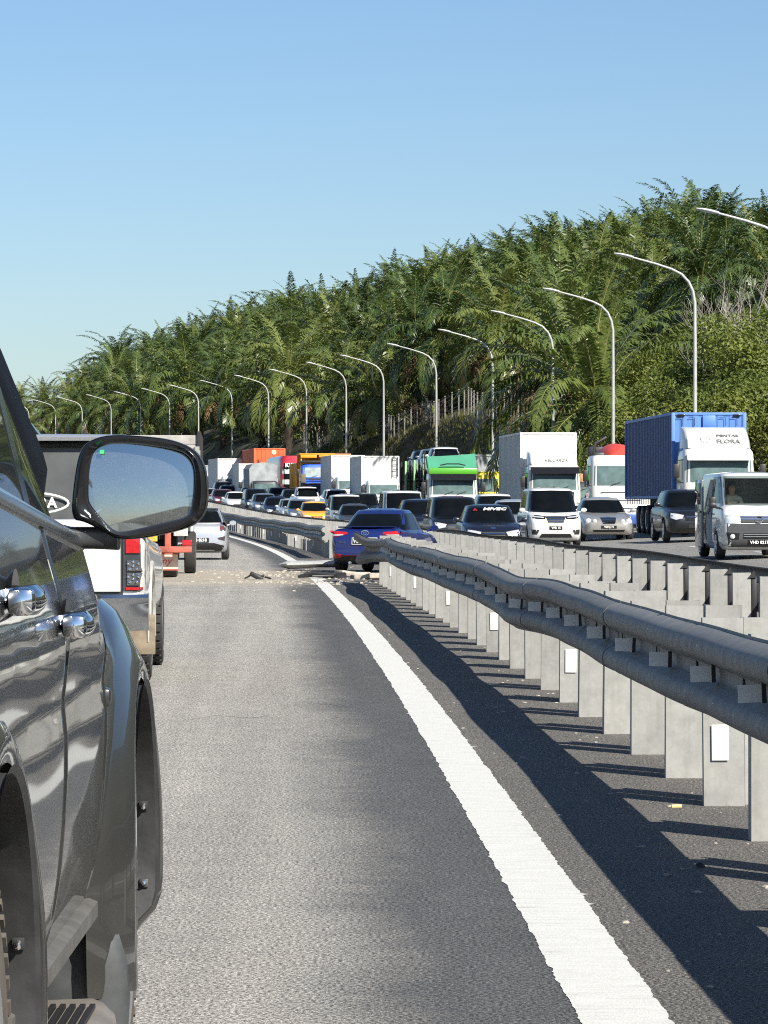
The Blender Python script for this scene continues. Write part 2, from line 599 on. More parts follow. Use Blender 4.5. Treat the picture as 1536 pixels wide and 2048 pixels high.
def sample(poly, t):
    """point at parameter t (0..1) along a polyline, by index"""
    n = len(poly) - 1
    k = min(int(t * n), n - 1)
    u = t * n - k
    return tuple(a + (b - a) * u for a, b in zip(poly[k], poly[k + 1]))
AX = {'F': (Vector((0, 1, 0)), lambda a, b: Vector((a, -20, b))),
      'R': (Vector((0, -1, 0)), lambda a, b: Vector((a, 20, b))),
      'S': (Vector((-1, 0, 0)), lambda a, b: Vector((20, a, b))),
      'P': (Vector((1, 0, 0)), lambda a, b: Vector((-20, a, b))),
      'T': (Vector((0, 0, -1)), lambda a, b: Vector((a, b, 20)))}
def decal(name, bvh, top, bot, axis, mat, parent, off=.008, nu=8, nv=4, deep=.03, smooth=50):
    """a panel (lamp, window, grille ...) fitted to the body: outline given by a top and a bottom
    edge in the view along the axis, laid on the body's surface with real thickness"""
    d, org = AX[axis]
    pts, deps = [], []
    for j in range(nv + 1):
        for i in range(nu + 1):
            t = i / nu
            p = sample(top, t); q = sample(bot, t); v = j / nv
            a = p[0] + (q[0] - p[0]) * v; b = p[1] + (q[1] - p[1]) * v
            o = org(a, b)
            h = bvh.ray_cast(o, d)
            pts.append(o); deps.append(None if h[0] is None else (h[0] - o).dot(d))
    known = [x for x in deps if x is not None]
    if not known:
        return None
    av = sum(known) / len(known)
    # keep stray rays (past the edge of the body) near their neighbours
    lim = min(known) + 1.25
    front, back = [], []
    for o, t in zip(pts, deps):
        t = av if t is None or t > lim else t
        front.append(o + d * (t - off)); back.append(o + d * (t + deep))
    mb = MB()
    nn = (nu + 1) * (nv + 1)
    fs = []
    for j in range(nv):
        for i in range(nu):
            a = j * (nu + 1) + i
            fs.append((a, a + 1, a + nu + 2, a + nu + 1))
    rim = [i for i in range(nu + 1)] + [j * (nu + 1) + nu for j in range(1, nv + 1)] + \
          [nv * (nu + 1) + i for i in range(nu - 1, -1, -1)] + [j * (nu + 1) for j in range(nv - 1, 0, -1)]
    for k in range(len(rim)):
        a, b = rim[k], rim[(k + 1) % len(rim)]
        fs.append((a, b, b + nn, a + nn))
    mb.add(front + back, fs)
    return mb.build(name, mat, parent, smooth=smooth)
# ------------------------------------------------------------------ setting: terrain, carriageways, markings
def strip(name, offs, Ys, dz, mat, jitter=None):
    """a sheet following the road; offs may be functions of Y; UV = (offset, distance)"""
    vs, uvs, fs = [], [], []
    n = len(offs)
    for Y in Ys:
        for k, o in enumerate(offs):
            oo = o + (jitter(k, Y) if jitter else 0)
            vs.append((xl(Y) + oo, Y, gz(oo, Y) + dz)); uvs.append((oo, Y))
    for i in range(len(Ys) - 1):
        for k in range(n - 1):
            a = i * n + k
            fs.append((a, a + 1, a + n + 1, a + n))
    me = bpy.data.meshes.new(name)
    me.from_pydata(vs, [], fs)
    ul = me.uv_layers.new(name='UVMap')
    li = np.empty(len(me.loops), dtype=np.int32); me.loops.foreach_get('vertex_index', li)
    ul.data.foreach_set('uv', np.array(uvs, dtype=np.float32)[li].ravel())
    me.materials.append(mat)
    me.polygons.foreach_set('use_smooth', [True] * len(me.polygons))
    return obj(name, me)
def frange(a, b, s):
    out = []; x = a
    while x < b - 1e-6:
        out.append(x); x += s
    out.append(b)
    return out

GM = ground_mat()
terr_off = [-900, -400, -150, -60, -25, -13, -11.6, -5, 0, 3.3, 4, 8, 12, 17.2, 18.2] + frange(18.8, 24, .6) + frange(26, 60, 4) + frange(68, 230, 9) + [300, 500, 900]
terr_Y = [-2500, -1200, -500, -200, -100, -50, 0, 50, 100, 130] + frange(140, 340, 5) + frange(350, 700, 12) + frange(740, 1000, 40) + [1400, 2500]
rt = random.Random(4)
tj = {}
vs, fs = [], []
for Y in terr_Y:
    for o in terr_off:
        z = gz(o, min(Y, 900)) - .06
        if o > 19:
            z += rt.uniform(-.22, .22)
        Ye = min(Y, 900)
        vs.append((xl(Ye) + slope(Ye) * (Y - Ye) + o, Y, z))
n = len(terr_off)
for i in range(len(terr_Y) - 1):
    for k in range(n - 1):
        a = i * n + k
        fs.append((a, a + 1, a + n + 1, a + n))
ter = MB(); ter.add(vs, fs)
tag(ter.build('ground', GM, smooth=80, recalc=False), kind='structure')

roadY = [-600, -300, -100, -30] + frange(0, 120, 4) + frange(128, 400, 6) + frange(410, 700, 15)
A_ROAD = asphalt('worn_asphalt', (.285, .271, .243), (.57, .545, .49))
A_MED = asphalt('gravelly_median_asphalt', (.098, .093, .085), (.27, .255, .23), grain=80, band=False, dirt=False, stones=2.2)
A_OPP = asphalt('opposite_asphalt', (.20, .195, .18), (.34, .33, .305), band=False, dirt=False, stones=0)
tag(strip('road', [-11.6, -8, -5.5, -3.6, -2, -1.2, -.6, .12], roadY, 0, A_ROAD), kind='structure')
tag(strip('median', [.12, .9, 1.6, 2.4, 3.3, 3.95], roadY, 0, A_MED), kind='structure')
tag(strip('opposite_road', [3.95, 6, 9, 12, 15, 17.2], roadY, 0, A_OPP), kind='structure')

LP = linepaint('line_paint')
rj = random.Random(11)
jit = {}
pv = [0., 0.]
def edge_jit(k, Y):
    key = (k, round(Y, 3))
    if key not in jit:
        pv[k] = .72 * pv[k] + rj.gauss(0, .0026)
        a = pv[k]
        if rj.random() < .012:
            a += (-.045 if k == 0 else .045) * rj.random()
        jit[key] = a
    return jit[key]
near_Y = []
y = 2.0
while y < 75.5:
    near_Y.append(y); y += .016 + .0011 * y
tag(strip('edge_line', [-.14, .13], near_Y, .0022, LP, edge_jit), kind='structure')
far_Y = []
y = 88.0
while y < 420:
    far_Y.append(y); y += .3
tag(strip('edge_line', [-.14, .13], far_Y, .004, LP, edge_jit), kind='structure')
tag(strip('edge_line', [4.35, 4.55], frange(-40, 420, 5), .004, LP), kind='structure')
tag(strip('edge_line', [16.2, 16.4], frange(-40, 420, 5), .004, LP), kind='structure')
tag(strip('edge_line', [-10.9, -10.7], frange(-40, 420, 5), .004, LP), kind='structure')
for o in (-3.7, -7.3, 7.7, 11.3):
    Y = 2.0 if o < 0 else 60.0
    while Y < 300:
        tag(strip('lane_dash', [o - .07, o + .07], [Y, Y + 1.5, Y + 3.0, Y + 4.5], .004, LP), kind='structure')
        Y += 12.0

# ------------------------------------------------------------------ median guard rails
def post_mesh(h, w=.205, d=.09, t=.007):
    """C-section post: web towards the traffic, flanges running back"""
    mb = MB()
    prof = [(-w / 2, 0), (w / 2, 0), (w / 2, d), (w / 2 - .03, d), (w / 2 - .03, d - t), (w / 2 - t, d - t),
            (w / 2 - t, t), (-w / 2 + t, t), (-w / 2 + t, d - t), (-w / 2 + .03, d - t), (-w / 2 + .03, d), (-w / 2, d)]
    # a shallow press bow in the web gives it a soft gradient of light
    lo = [(x, y - .006 * math.cos(math.pi * x / w) if abs(y) < 1e-6 else y, -.25) for x, y in prof]
    hi = [(x, y - .006 * math.cos(math.pi * x / w) if abs(y) < 1e-6 else y, h) for x, y in prof]
    mb.loft([lo, hi])
    return mb.mesh('post', M_GALV, smooth=30)
POST = [post_mesh(h) for h in (.93, .945, .955)]
POSTB = post_mesh(.88, w=.172)
STICK = MB(); STICK.box((0, -.0035, 0), (.085, .004, .18), bev=.0015)
STICK = STICK.mesh('reflective_sticker', M_WHITE)
BOLT = MB(); BOLT.lathe([(.0, -.004), (.018, -.004), (.018, .008), (.011, .014), (0, .014)], 'y', n=8)
BOLT = BOLT.mesh('bolt', M_GALV)
BLOCK = MB(); BLOCK.box((.0, .0, -.02), (.05, .09, .46), bev=.004); BLOCK.box((.12, .03, .02), (.22, .06, .26), bev=.006); BLOCK.loft([[(-.06, -.06, .20), (.02, -.06, .20), (.0, -.06, .27)], [(-.06, -.05, .20), (.02, -.05, .20), (.0, -.05, .27)]])  # dark side strip painted for shade inside the channel, plus spacer arm and bracket
BLOCK = BLOCK.mesh('spacer_and_shade_strip', M_BLACK)
rp = random.Random(3)

def beam_profile(hh, depth):
    """W section: (depth towards the traffic, height) around a closed thin sheet"""
    kn = [(-1, .02), (-.95, .05), (-.91, .35), (-.82, .74), (-.72, .93), (-.56, 1.0), (-.41, .93), (-.31, .74), (-.17, .22), (-.11, .13), (0, .12),
          (.11, .13), (.17, .22), (.31, .74), (.41, .93), (.56, 1.0), (.72, .93), (.82, .74), (.91, .35), (.95, .05), (1, .02)]
    front = [(d * depth, v * hh) for v, d in kn]
    back = [(d - .006, z * .995) for d, z in front[::-1]]
    return front + back
PROF = beam_profile(.226, .115)
def beam_seg(Y0, Y1, off, side, wob, lift, step=.19, flare=None, zc=.70):
    rings = []
    Ys = frange(Y0, Y1, step)
    for Y in Ys:
        wx, wz, tw = wob(Y)
        ring = []
        for d, z in PROF:
            dd = d + lift
            zz = z
            if flare:
                dd, zz = flare(Y, dd, zz)
            c, s_ = math.cos(tw), math.sin(tw)
            dd, zz = dd * c - zz * s_, dd * s_ + zz * c
            ring.append(Vector((xl(Y) + off + side * (dd + wx), Y, rise(Y) + zc + zz + wz)))
        rings.append(ring)
    mb = MB(); mb.loft(rings)
    return mb

def wob_near(Y):
    k = math.exp(-((Y - 31) / 1.6) ** 2)
    k2 = math.exp(-((Y - 24) / 1.2) ** 2)
    far = sm((Y - 38) / 20)
    wx = .010 * math.sin(Y * .6 + .6) + .002 * math.sin(Y * 2.1) + .035 * k + far * .05 * math.sin(Y * .55)
    wz = .010 * math.sin(Y * .5 + 1.0) + .002 * math.sin(Y * 1.9) - .028 * k + .008 * k2 + far * .03 * math.sin(Y * .4 + 2)
    tw = .05 * math.sin(Y * .7) + .07 * k + far * .09 * math.sin(Y * .5)
    return wx, wz, tw
def wob_far(Y):
    return .02 * math.sin(Y * .4), .02 * math.sin(Y * .31), .04 * math.sin(Y * .3)

def rail(name, label, off, Y0, Y1, step, posts=POST, beam=None, side=-1, wob=wob_near, stickers=0, blocks=False, reflect=True, group='median guard rails'):
    t = thing(name, label, 'guard rail', W(off, (Y0 + Y1) / 2), 0, group)
    base = t.location.copy()
    k = 0; Y = Y0
    while Y <= Y1:
        p = W(off + rp.uniform(-.008, .008), Y) - base
        o = obj('post', posts[k % len(posts)] if isinstance(posts, list) else posts, t, p)
        o.rotation_euler = (rp.uniform(-.012, .012), rp.uniform(-.012, .012), heading(Y) + rp.uniform(-.05, .05))
        if stickers and k % stickers == 2:
            obj('reflective_sticker', STICK, o, (-.02, -.006, .32))
        if blocks and Y < 85:
            obj('spacer_and_shade_strip', BLOCK, o, (.116, .045, .63))
        k += 1; Y += step * rp.uniform(.96, 1.04)
    if beam:
        b0, b1, seg = beam
        y = b0; j = 0
        while y < b1 - .3:
            e = min(y + seg, b1)
            last = e >= b1 - .3
            fl = None
            if last and name == 'guard_rail' and b1 < 80:
                fl = lambda Y, d, z, e=e: (d + .35 * sm((Y - e + 1.6) / 1.6) * (.4 + abs(z) * 2), z * (1 + .5 * sm((Y - e + 1.2) / 1.2)) + .05 * sm((Y - e + 1.0)))
            st = .19 if y < 90 else .9
            mb = beam_seg(y - .02, e + (.32 if not last else 0), off + side * (.112 if side < 0 else .36), side, wob, .006 * (j % 2), st, fl)
            mb.v = [tuple(Vector(v) - base) for v in mb.v]
            mb.build('beam_panel', M_BEAM, t, smooth=45)
            y = e; j += 1
    if reflect and beam:
        Y = Y0 + .9
        rm = MB(); rm.box((0, 0, 0), (.10, .006, .075)); rm.box((.06, .02, 0), (.02, .05, .085), 1)
        rm = rm.mesh('reflector', [plain('reflector_plate', (.7, .68, .62), .5), M_BLACK])
        hole = MB(); hole.lathe([(0, -.003), (.02, -.003), (.02, .003), (0, .003)], 'x', n=10)
        hole = hole.mesh('bolt_slot', M_UNDER)
        while Y < min(beam[1] - .6, 66 if beam[1] < 80 else 175):
            wx, wz, tw = wob(Y)
            p = Vector((xl(Y) + off + side * (.112 + .115 + wx), Y, rise(Y) + .705 + wz)) - base
            o = obj('reflector', rm, t, p); o.rotation_euler = (0, tw, heading(Y))
            if Y < 45:
                wx, wz, tw = wob(Y + .95)
                p = Vector((xl(Y + .95) + off + side * (.112 + .026 + wx), Y + .95, rise(Y) + .705 + wz)) - base
                h = obj('bolt_slot', hole, t, p); h.scale = (1, 1.0, 1.6)
            Y += 1.9
    return t
rail('guard_rail', 'bent grey steel guard rail with wide posts, ending torn beside the blue car', 1.17, 4.6, 69.4, 1.88, beam=(3.0, 70.6, 3.8), stickers=5)
rail('guard_rail', 'guard rail past the crash, running on towards the silver hatchback', 1.17, 103.5, 300, 1.9, beam=(102.6, 300, 7.6), wob=wob_far, stickers=4)
rail('guard_rail', 'row of plain steel posts standing close behind the torn guard rail', 1.40, 4.8, 72, 1.88, group=None)
rail('guard_rail', 'row of steel posts close behind the guard rail past the crash', 1.40, 101, 300, 1.9, group=None)
rail('guard_rail', 'guard rail along the edge of the opposite carriageway, its posts with spacer blocks and dark strips for channel shade', 3.3, 9.0, 290, 1.9, posts=POSTB, beam=(3.0, 300, 7.6), side=1, wob=wob_far, blocks=True, reflect=False)

# kilometre plate in the median
km = thing('marker_sign', 'small white kilometre plate with black figures on a median post', 'sign', W(2.25, 98.5))
mb = MB(); mb.tube([(0, 0, -.2), (0, 0, 1.38)], .03, 8); mb.build('post', M_GALV, km)
mb = MB(); mb.box((0, -.035, 1.26), (.36, .012, .2), bev=.005); pl = mb.build('plate', M_WHITE, km); pl.rotation_euler = (0, R(9), 0); pl.location = (-.2, 0, .02)
text('271', .19, M_BLACK, km, (.0, -.046, 1.28), (R(90), R(9), 0), bold=.004)

# ------------------------------------------------------------------ street lamps
M_POLE = galvanised('lamp_post_steel', (.42, .43, .41), .2, .5, .12)
mb = MB()
pts = [(0, 0, -.3), (0, 0, 2.5), (0, 0, 5), (0, 0, 7.5), (-.01, 0, 9.3), (-.09, 0, 9.75), (-.26, 0, 10.12), (-.55, 0, 10.42), (-.95, 0, 10.62), (-1.6, 0, 10.83), (-2.55, 0, 11.08)]
mb.tube(pts, [.10, .092, .085, .077, .066, .062, .058, .054, .05, .044, .038], 10)
LP_POLE = mb.mesh('pole', M_POLE)
mb = MB(); mb.box((0, 0, .02), (.42, .42, .05), bev=.01); mb.box((0, -.13, .9), (.12, .03, .45), bev=.01)
LP_BASE = mb.mesh('base_plate', M_POLE)
mb = MB()
rings = []
for t, wd, hh in ((0, .05, .045), (.12, .11, .06), (.35, .16, .07), (.62, .15, .05), (.78, .05, .025)):
    rings.append([(-t, wd * math.cos(a), hh * math.sin(a)) for a in [2 * math.pi * k / 10 for k in range(10)]])
mb.loft(rings)
LP_HEAD = mb.mesh('lamp_head', plain('lamp_housing', (.5, .51, .5), .4))
poleY = [119.5, 141, 164, 184.5, 208.5, 234.5, 262, 283.5, 308, 333, 358.5, 383, 405, 427.5, 451.5, 475.5, 498, 521]
lamp_lab = ['street lamp whose arm alone juts in from the right edge above the blue container truck',
            'tallest-looking full street lamp, rising behind the blue container truck',
            'street lamp standing behind the white cab of the red mixer lorry',
            'street lamp rising straight behind the white container truck',
            'street lamp between the car transporter and the white container truck',
            'street lamp rising directly behind the green-topped car transporter',
            'street lamp behind the cars stacked on the transporter, before the wire fence',
            'street lamp rising behind the two white box lorries, before the grassy mound',
            'street lamp rising behind the blue-cabbed yellow tipper lorry',
            'street lamp rising behind the orange container lorry']
for k, Y in enumerate(poleY):
    lab = lamp_lab[k] if k < len(lamp_lab) else 'small far-off street lamp in the row before the distant palms'
    t = thing('street_lamp', lab, 'street lamp', W(17.45, Y, -.35), heading(Y) + rp.uniform(-.05, .05), 'street lamps along the opposite carriageway')
    obj('pole', LP_POLE, t); obj('base_plate', LP_BASE, t)
    h = obj('lamp_head', LP_HEAD, t, (-2.5, 0, 11.08)); h.rotation_euler = (0, R(11), 0)

# wire boundary fence on the cut slope
t = thing('wire_fence', 'grey wire fence of thin concrete posts along the top of the grassy cut', 'fence', W(22.2, 262), 0)
base = t.location.copy()
M_CONC = plain('fence_concrete', (.17, .16, .145), .9, var=.2, scale=4)
mb = MB(); mb.box((0, 0, .75), (.10, .10, 2.1), bev=.02); mb.box((0, -.09, 1.88), (.12, .28, .1), bev=.02); FP = mb.mesh('fence_post', M_CONC)
Y = 222.0; prev = []
while Y < 345:
    p = W(22.3 + .25 * math.sin(Y * .3), Y) - base
    obj('fence_post', FP, t, p)
    prev.append(p); Y += 2.3
for hgt in (.35, .7, 1.05, 1.4, 1.7):
    mb = MB(); mb.tube([p + Vector((0, -.07, hgt)) for p in prev], .012, 4); mb.build('wire', M_GALV, t, smooth=60)
# ------------------------------------------------------------------ cars
def superring(yf, yr, w, z, n=6.0, N=40, bow=.0, cx=0.):
    cy = (yf + yr) / 2; L = (yr - yf) / 2
    ring = []
    for k in range(N):
        t = 2 * math.pi * (k + .5) / N
        c, s_ = math.cos(t), math.sin(t)
        x = w * math.copysign(abs(c) ** (2 / n), c)
        y = L * math.copysign(abs(s_) ** (2 / n), s_)
        y += -bow * (x / w) ** 2 * (math.copysign(1, y)) * min(1, abs(y) / L) if bow else 0
        ring.append((cx + x, cy + y, z))
    return ring
def body_loft(top, wid, bot, n=44, crown=.03):
    y0, y1 = top[0][0], top[-1][0]
    u = np.linspace(0, 1, n)
    u = u - .11 * np.sin(2 * np.pi * u) / 1.0 * .9          # denser towards both ends
    ys = y0 + (y1 - y0) * np.clip(u, 0, 1)
    def itp(tab):
        v = np.interp(ys, [p[0] for p in tab], [p[1] for p in tab])
        for _ in range(2):
            v[1:-1] = .25 * v[:-2] + .5 * v[1:-1] + .25 * v[2:]
        return v
    zt, w, zb = itp(top), itp(wid), itp(bot)
    rings = []
    for y, a, b, c in zip(ys, zt, w, zb):
        h = a - c
        half = [(0, a + crown), (.4 * b, a + crown * .88), (.68 * b, a + crown * .5), (.86 * b, a - .01 * h), (.945 * b, a - .06 * h),
                (.985 * b, a - .16 * h), (.995 * b, a - .34 * h), (b, a - .55 * h), (.985 * b, c + .22 * h), (.955 * b, c + .09 * h), (.88 * b, c + .01 * h), (.6 * b, c)]
        ring = [(x, y, z) for x, z in half] + [(-x, y, z) for x, z in half[:0:-1]]
        rings.append(ring)
    mb = MB(); mb.loft(rings)
    return mb

def wheel_meshes(r, w):
    mb = MB()
    mb.lathe([(r * .60, -w / 2 + .01), (r * .9, -w / 2), (r * .985, -w / 2 + .025), (r, -w / 2 + .05), (r, w / 2 - .05), (r * .985, w / 2 - .025), (r * .9, w / 2), (r * .60, w / 2 - .01)], 'x', n=28)
    ty = mb.mesh('tyre', M_RUBBER)
    mb = MB()
    mb.lathe([(.0, -w * .28), (r * .64, -w * .28), (r * .66, -w / 2 - .004), (r * .60, -w / 2 + .0), (r * .56, -w * .36), (r * .16, -w * .40), (.0, -w * .44)], 'x', n=28)
    for k in range(5):
        a = 2 * math.pi * k / 5
        rot = Matrix.Rotation(a, 3, 'X')
        c = rot @ Vector((-w * .42, 0, r * .34))
        mb.box(c, (.03, .075, r * .56), rot=rot, bev=.008)
    ri = mb.mesh('rim', M_RIM)
    return ty, ri
WH = {}
def add_wheels(t, ys, x, r, w, far=False, name='wheel'):
    if (r, w) not in WH:
        WH[(r, w)] = wheel_meshes(r, w)
    ty, ri = WH[(r, w)]
    for y in ys:
        for sd in (-1, 1):
            o = obj(name, ty, t, (sd * x, y, r))
            if sd > 0:
                o.rotation_euler = (0, 0, math.pi)
            if not far:
                obj('rim', ri, o)

# type tables (metres; front of the car at -y): top, half width, bottom outlines and the cabin
TYPES = {
 'sedan': dict(L=4.45, top=[(-2.22, .6), (-2.12, .68), (-1.9, .76), (-1.05, .93), (0, .95), (1.3, 1.0), (1.75, 1.03), (2.05, 1.02), (2.17, .93), (2.22, .74)],
     wid=[(-2.22, .56), (-2.14, .70), (-1.95, .80), (-1.4, .855), (0, .865), (1.5, .86), (1.95, .82), (2.15, .76), (2.22, .68)],
     bot=[(-2.22, .36), (-2.1, .22), (-1.9, .18), (1.8, .2), (2.1, .28), (2.22, .42)],
     belt=.93, roof=1.46, yf0=-1.08, yf1=-.28, yr0=1.78, yr1=.85, w0=.80, w1=.56, wb=(-1.33, 1.28), wr=.31),
 'hatch': dict(L=3.85, top=[(-1.92, .62), (-1.83, .72), (-1.6, .84), (-.95, .98), (0, 1.0), (1.4, 1.03), (1.75, 1.02), (1.88, .92), (1.92, .72)],
     wid=[(-1.92, .54), (-1.84, .69), (-1.6, .79), (-1.1, .83), (1.3, .83), (1.7, .80), (1.86, .76), (1.92, .68)],
     bot=[(-1.92, .38), (-1.82, .22), (-1.6, .18), (1.55, .2), (1.8, .28), (1.92, .42)],
     belt=.96, roof=1.50, yf0=-1.05, yf1=-.35, yr0=1.86, yr1=1.45, w0=.775, w1=.58, wb=(-1.2, 1.22), wr=.30),
 'suv': dict(L=4.35, top=[(-2.17, .72), (-2.07, .85), (-1.85, .95), (-1.05, 1.07), (0, 1.09), (1.6, 1.12), (2.0, 1.1), (2.12, 1.0), (2.17, .8)],
     wid=[(-2.17, .60), (-2.08, .76), (-1.85, .85), (-1.3, .89), (1.5, .89), (1.95, .85), (2.1, .80), (2.17, .72)],
     bot=[(-2.17, .42), (-2.06, .28), (-1.85, .24), (1.8, .26), (2.05, .34), (2.17, .48)],
     belt=1.06, roof=1.62, yf0=-1.12, yf1=-.38, yr0=2.08, yr1=1.55, w0=.83, w1=.63, wb=(-1.3, 1.32), wr=.345),
 'mpv': dict(L=4.6, top=[(-2.3, .74), (-2.22, .88), (-2.0, 1.0), (-1.5, 1.12), (0, 1.1), (1.8, 1.12), (2.15, 1.1), (2.26, 1.0), (2.3, .8)],
     wid=[(-2.3, .62), (-2.22, .75), (-2.0, .82), (-1.5, .85), (1.9, .85), (2.2, .81), (2.3, .74)],
     bot=[(-2.3, .38), (-2.2, .22), (-2.0, .18), (2.0, .2), (2.2, .26), (2.3, .4)],
     belt=1.05, roof=1.83, yf0=-1.72, yf1=-.95, yr0=2.26, yr1=2.0, w0=.81, w1=.68, wb=(-1.42, 1.45), wr=.32),
 'van': dict(L=4.7, top=[(-2.35, .86), (-2.3, 1.0), (-2.2, 1.18), (-1.9, 1.24), (0, 1.2), (2.0, 1.2), (2.28, 1.18), (2.35, 1.0)],
     wid=[(-2.35, .70), (-2.28, .79), (-2.1, .835), (-1.6, .85), (2.1, .85), (2.3, .83), (2.35, .78)],
     bot=[(-2.35, .40), (-2.28, .26), (-2.1, .2), (2.1, .22), (2.3, .3), (2.35, .4)],
     belt=1.12, roof=1.96, yf0=-2.26, yf1=-1.42, yr0=2.33, yr1=2.22, w0=.835, w1=.745, wb=(-1.35, 1.3), wr=.33),
 'pickup': dict(L=5.2, top=[(-2.6, .78), (-2.5, .95), (-2.3, 1.06), (-1.45, 1.14), (0, 1.12), (.9, 1.14), (2.4, 1.16), (2.58, 1.12), (2.6, .9)],
     wid=[(-2.6, .66), (-2.5, .80), (-2.2, .88), (-1.5, .91), (2.3, .91), (2.55, .88), (2.6, .84)],
     bot=[(-2.6, .52), (-2.5, .38), (-2.2, .34), (2.3, .42), (2.6, .5)],
     belt=1.1, roof=1.75, yf0=-1.45, yf1=-.75, yr0=1.02, yr1=.85, w0=.85, w1=.66, wb=(-1.6, 1.55), wr=.375),
}
def quadlist(x0, z0, x1, z1, b=0.):
    return [(x0, z0), ((x0 + x1) / 2, (z0 + z1) / 2 + b), (x1, z1)]

def make_car(name, label, cat, typ, loc, rz, mat, group=None, H=None, Wd=None, near=True, glass=None, front='std', rear=False, plate=None, roof_mat=None, trim=None):
    T = dict(TYPES[typ])
    kz = (H / (T['roof'] + .04)) if H else 1.0
    kx = (Wd / (2 * max(p[1] for p in T['wid']))) if Wd else 1.0
    sc = lambda tab, k: [(a, b * k) for a, b in tab]
    top, wid, bot = sc(T['top'], kz), sc(T['wid'], kx), T['bot']
    belt, roof = T['belt'] * kz, T['roof'] * kz
    w0, w1 = T['w0'] * kx, T['w1'] * kx
    yf0, yf1, yr0, yr1 = T['yf0'], T['yf1'], T['yr0'], T['yr1']
    G = glass or M_GLASS
    t = thing(name, label, cat, loc, rz, group)
    low = body_loft(top, wid, bot)
    mats = [mat, M_UNDER]
    me = low.mesh('body', mats)
    wmax = max(p[1] for p in wid); r = T['wr']
    if near:
        cut = MB()
        for yw in T['wb']:
            for sd in (-1, 1):
                cut.lathe([(r * 1.17, sd * (wmax - .27)), (r * 1.17, sd * (wmax + .2))], 'x', (0, yw, r * 1.02), 22, 1)
        me = boolean_cut(me, cut, mats)
    # cabin
    gh = MB()
    rings = []
    steps = [(0, 0), (.3, .3), (.6, .6), (.82, .84), (.93, .97), (.985, 1.06), (1.0, 1.22)]
    for a, bq in steps:
        z = belt - .06 + (roof - belt + .06) * a
        k = bq
        f = yf0 + (yf1 - yf0) * k; q = yr0 + (yr1 - yr0) * k
        w = w0 + (w1 - w0) * min(k, 1.0) - max(0, k - 1.0) * .5
        rings.append(superring(f, q, w, z, 5.5 if typ not in ('van', 'mpv') else 7.0, 44, bow=.10))
    zc = roof + .035
    rings.append([((p[0]) * .55, (p[1] - (yf1 + yr1) / 2) * .6 + (yf1 + yr1) / 2, zc) for p in rings[-1]])
    gh.loft(rings)
    gme = gh.mesh('cabin', [roof_mat or mat], smooth=45)
    bm = bmesh.new(); bm.from_mesh(me); bm.from_mesh(gme)
    bvh = BVHTree.FromBMesh(bm); bm.free()
    body = obj('body', me, t)
    obj('cabin', gme, t)
    nu, nv = (10, 6) if near else (6, 3)
    # windows
    zb_, zt_ = belt + .045, roof - .075
    fr = (zt_ - belt) / (roof - belt)
    wt, wbm = (w0 + (w1 - w0) * fr) - .045, w0 - .075
    bowb = .03
    if typ == 'van': zb_ = belt + .12
    decal('windscreen', bvh, quadlist(-wt, zt_, wt, zt_, .015), quadlist(-wbm, zb_, wbm, zb_, -bowb), 'F', G, t, .02, nu * 2, nv * 2, deep=.05)
    decal('rear_window', bvh, quadlist(-wt + .04, zt_ - .02, wt - .04, zt_ - .02, .01), quadlist(-wbm + .06, zb_ + .08, wbm - .06, zb_ + .08), 'R', M_GLASS, t, .02, nu * 2, nv * 2, deep=.05)
    fa = lambda z: (z - belt) / (roof - belt)
    def edge(y0, y1, k): return y0 + (y1 - y0) * k
    k0, k1 = fa(zb_ + .02), fa(zt_ - .01)
    fb, ft = edge(yf0, yf1, k0) + .24, edge(yf0, yf1, k1) + .2
    rb, rtp = edge(yr0, yr1, k0) - .26, edge(yr0, yr1, k1) - .22
    midy = .12 if typ not in ('van', 'mpv') else -.35
    for ax in ('S', 'P'):
        decal('side_window', bvh, [(ft, zt_ - .01), (midy - .04, zt_)], [(fb, zb_ + .02), (midy - .04, zb_ + .02)], ax, G if ax == 'P' else M_GLASS, t, .005, 6, 3)
        decal('side_window', bvh, [(midy + .04, zt_), (rtp, zt_ - .01)], [(midy + .04, zb_ + .02), (rb, zb_ + .03)], ax, M_GLASS, t, .005, 6, 3)
    add_wheels(t, T['wb'], wmax - .105, r, .2, far=not near)
    # door mirrors
    for sd in (-1, 1):
        mb = MB()
        ym = yf0 + .32
        rg = []
        for yy, k in ((-.05, .5), (-.03, .9), (.03, 1), (.06, .95)):
            rg.append([(sd * (w0 + .16) + .1 * k * math.cos(a) , ym + yy, belt + .1 + .07 * k * math.sin(a)) for a in [2 * math.pi * q / 10 for q in range(10)]])
        mb.loft(rg); mb.tube([(sd * (w0 - .02), ym + .03, belt + .03), (sd * (w0 + .1), ym + .02, belt + .06)], .025, 6)
        mb.build('door_mirror', mat if typ != 'van' else M_BLACK, t)
    if rear:
        return t, bvh, T, belt, roof, wmax
    # front face
    hz = np.interp(-T['L'] / 2 + .12, [p[0] for p in top], [p[1] for p in top])
    if front == 'std':
        zl = hz + .0
        for sd in (-1, 1):
            a = [(sd * wmax * .40, zl - .02), (sd * wmax * .68, zl + .03), (sd * wmax * .9, zl + .05)]
            b_ = [(sd * wmax * .46, zl - .12), (sd * wmax * .68, zl - .16), (sd * wmax * .93, zl - .09)]
            decal('headlight', bvh, a, b_, 'F', M_LAMP, t, .008, 6, 3)
            if near:
                decal('fog_lamp', bvh, [(sd * .6 * wmax, .40), (sd * .8 * wmax, .41)], [(sd * .62 * wmax, .32), (sd * .8 * wmax, .33)], 'F', M_BLACK, t, .006, 4, 2)
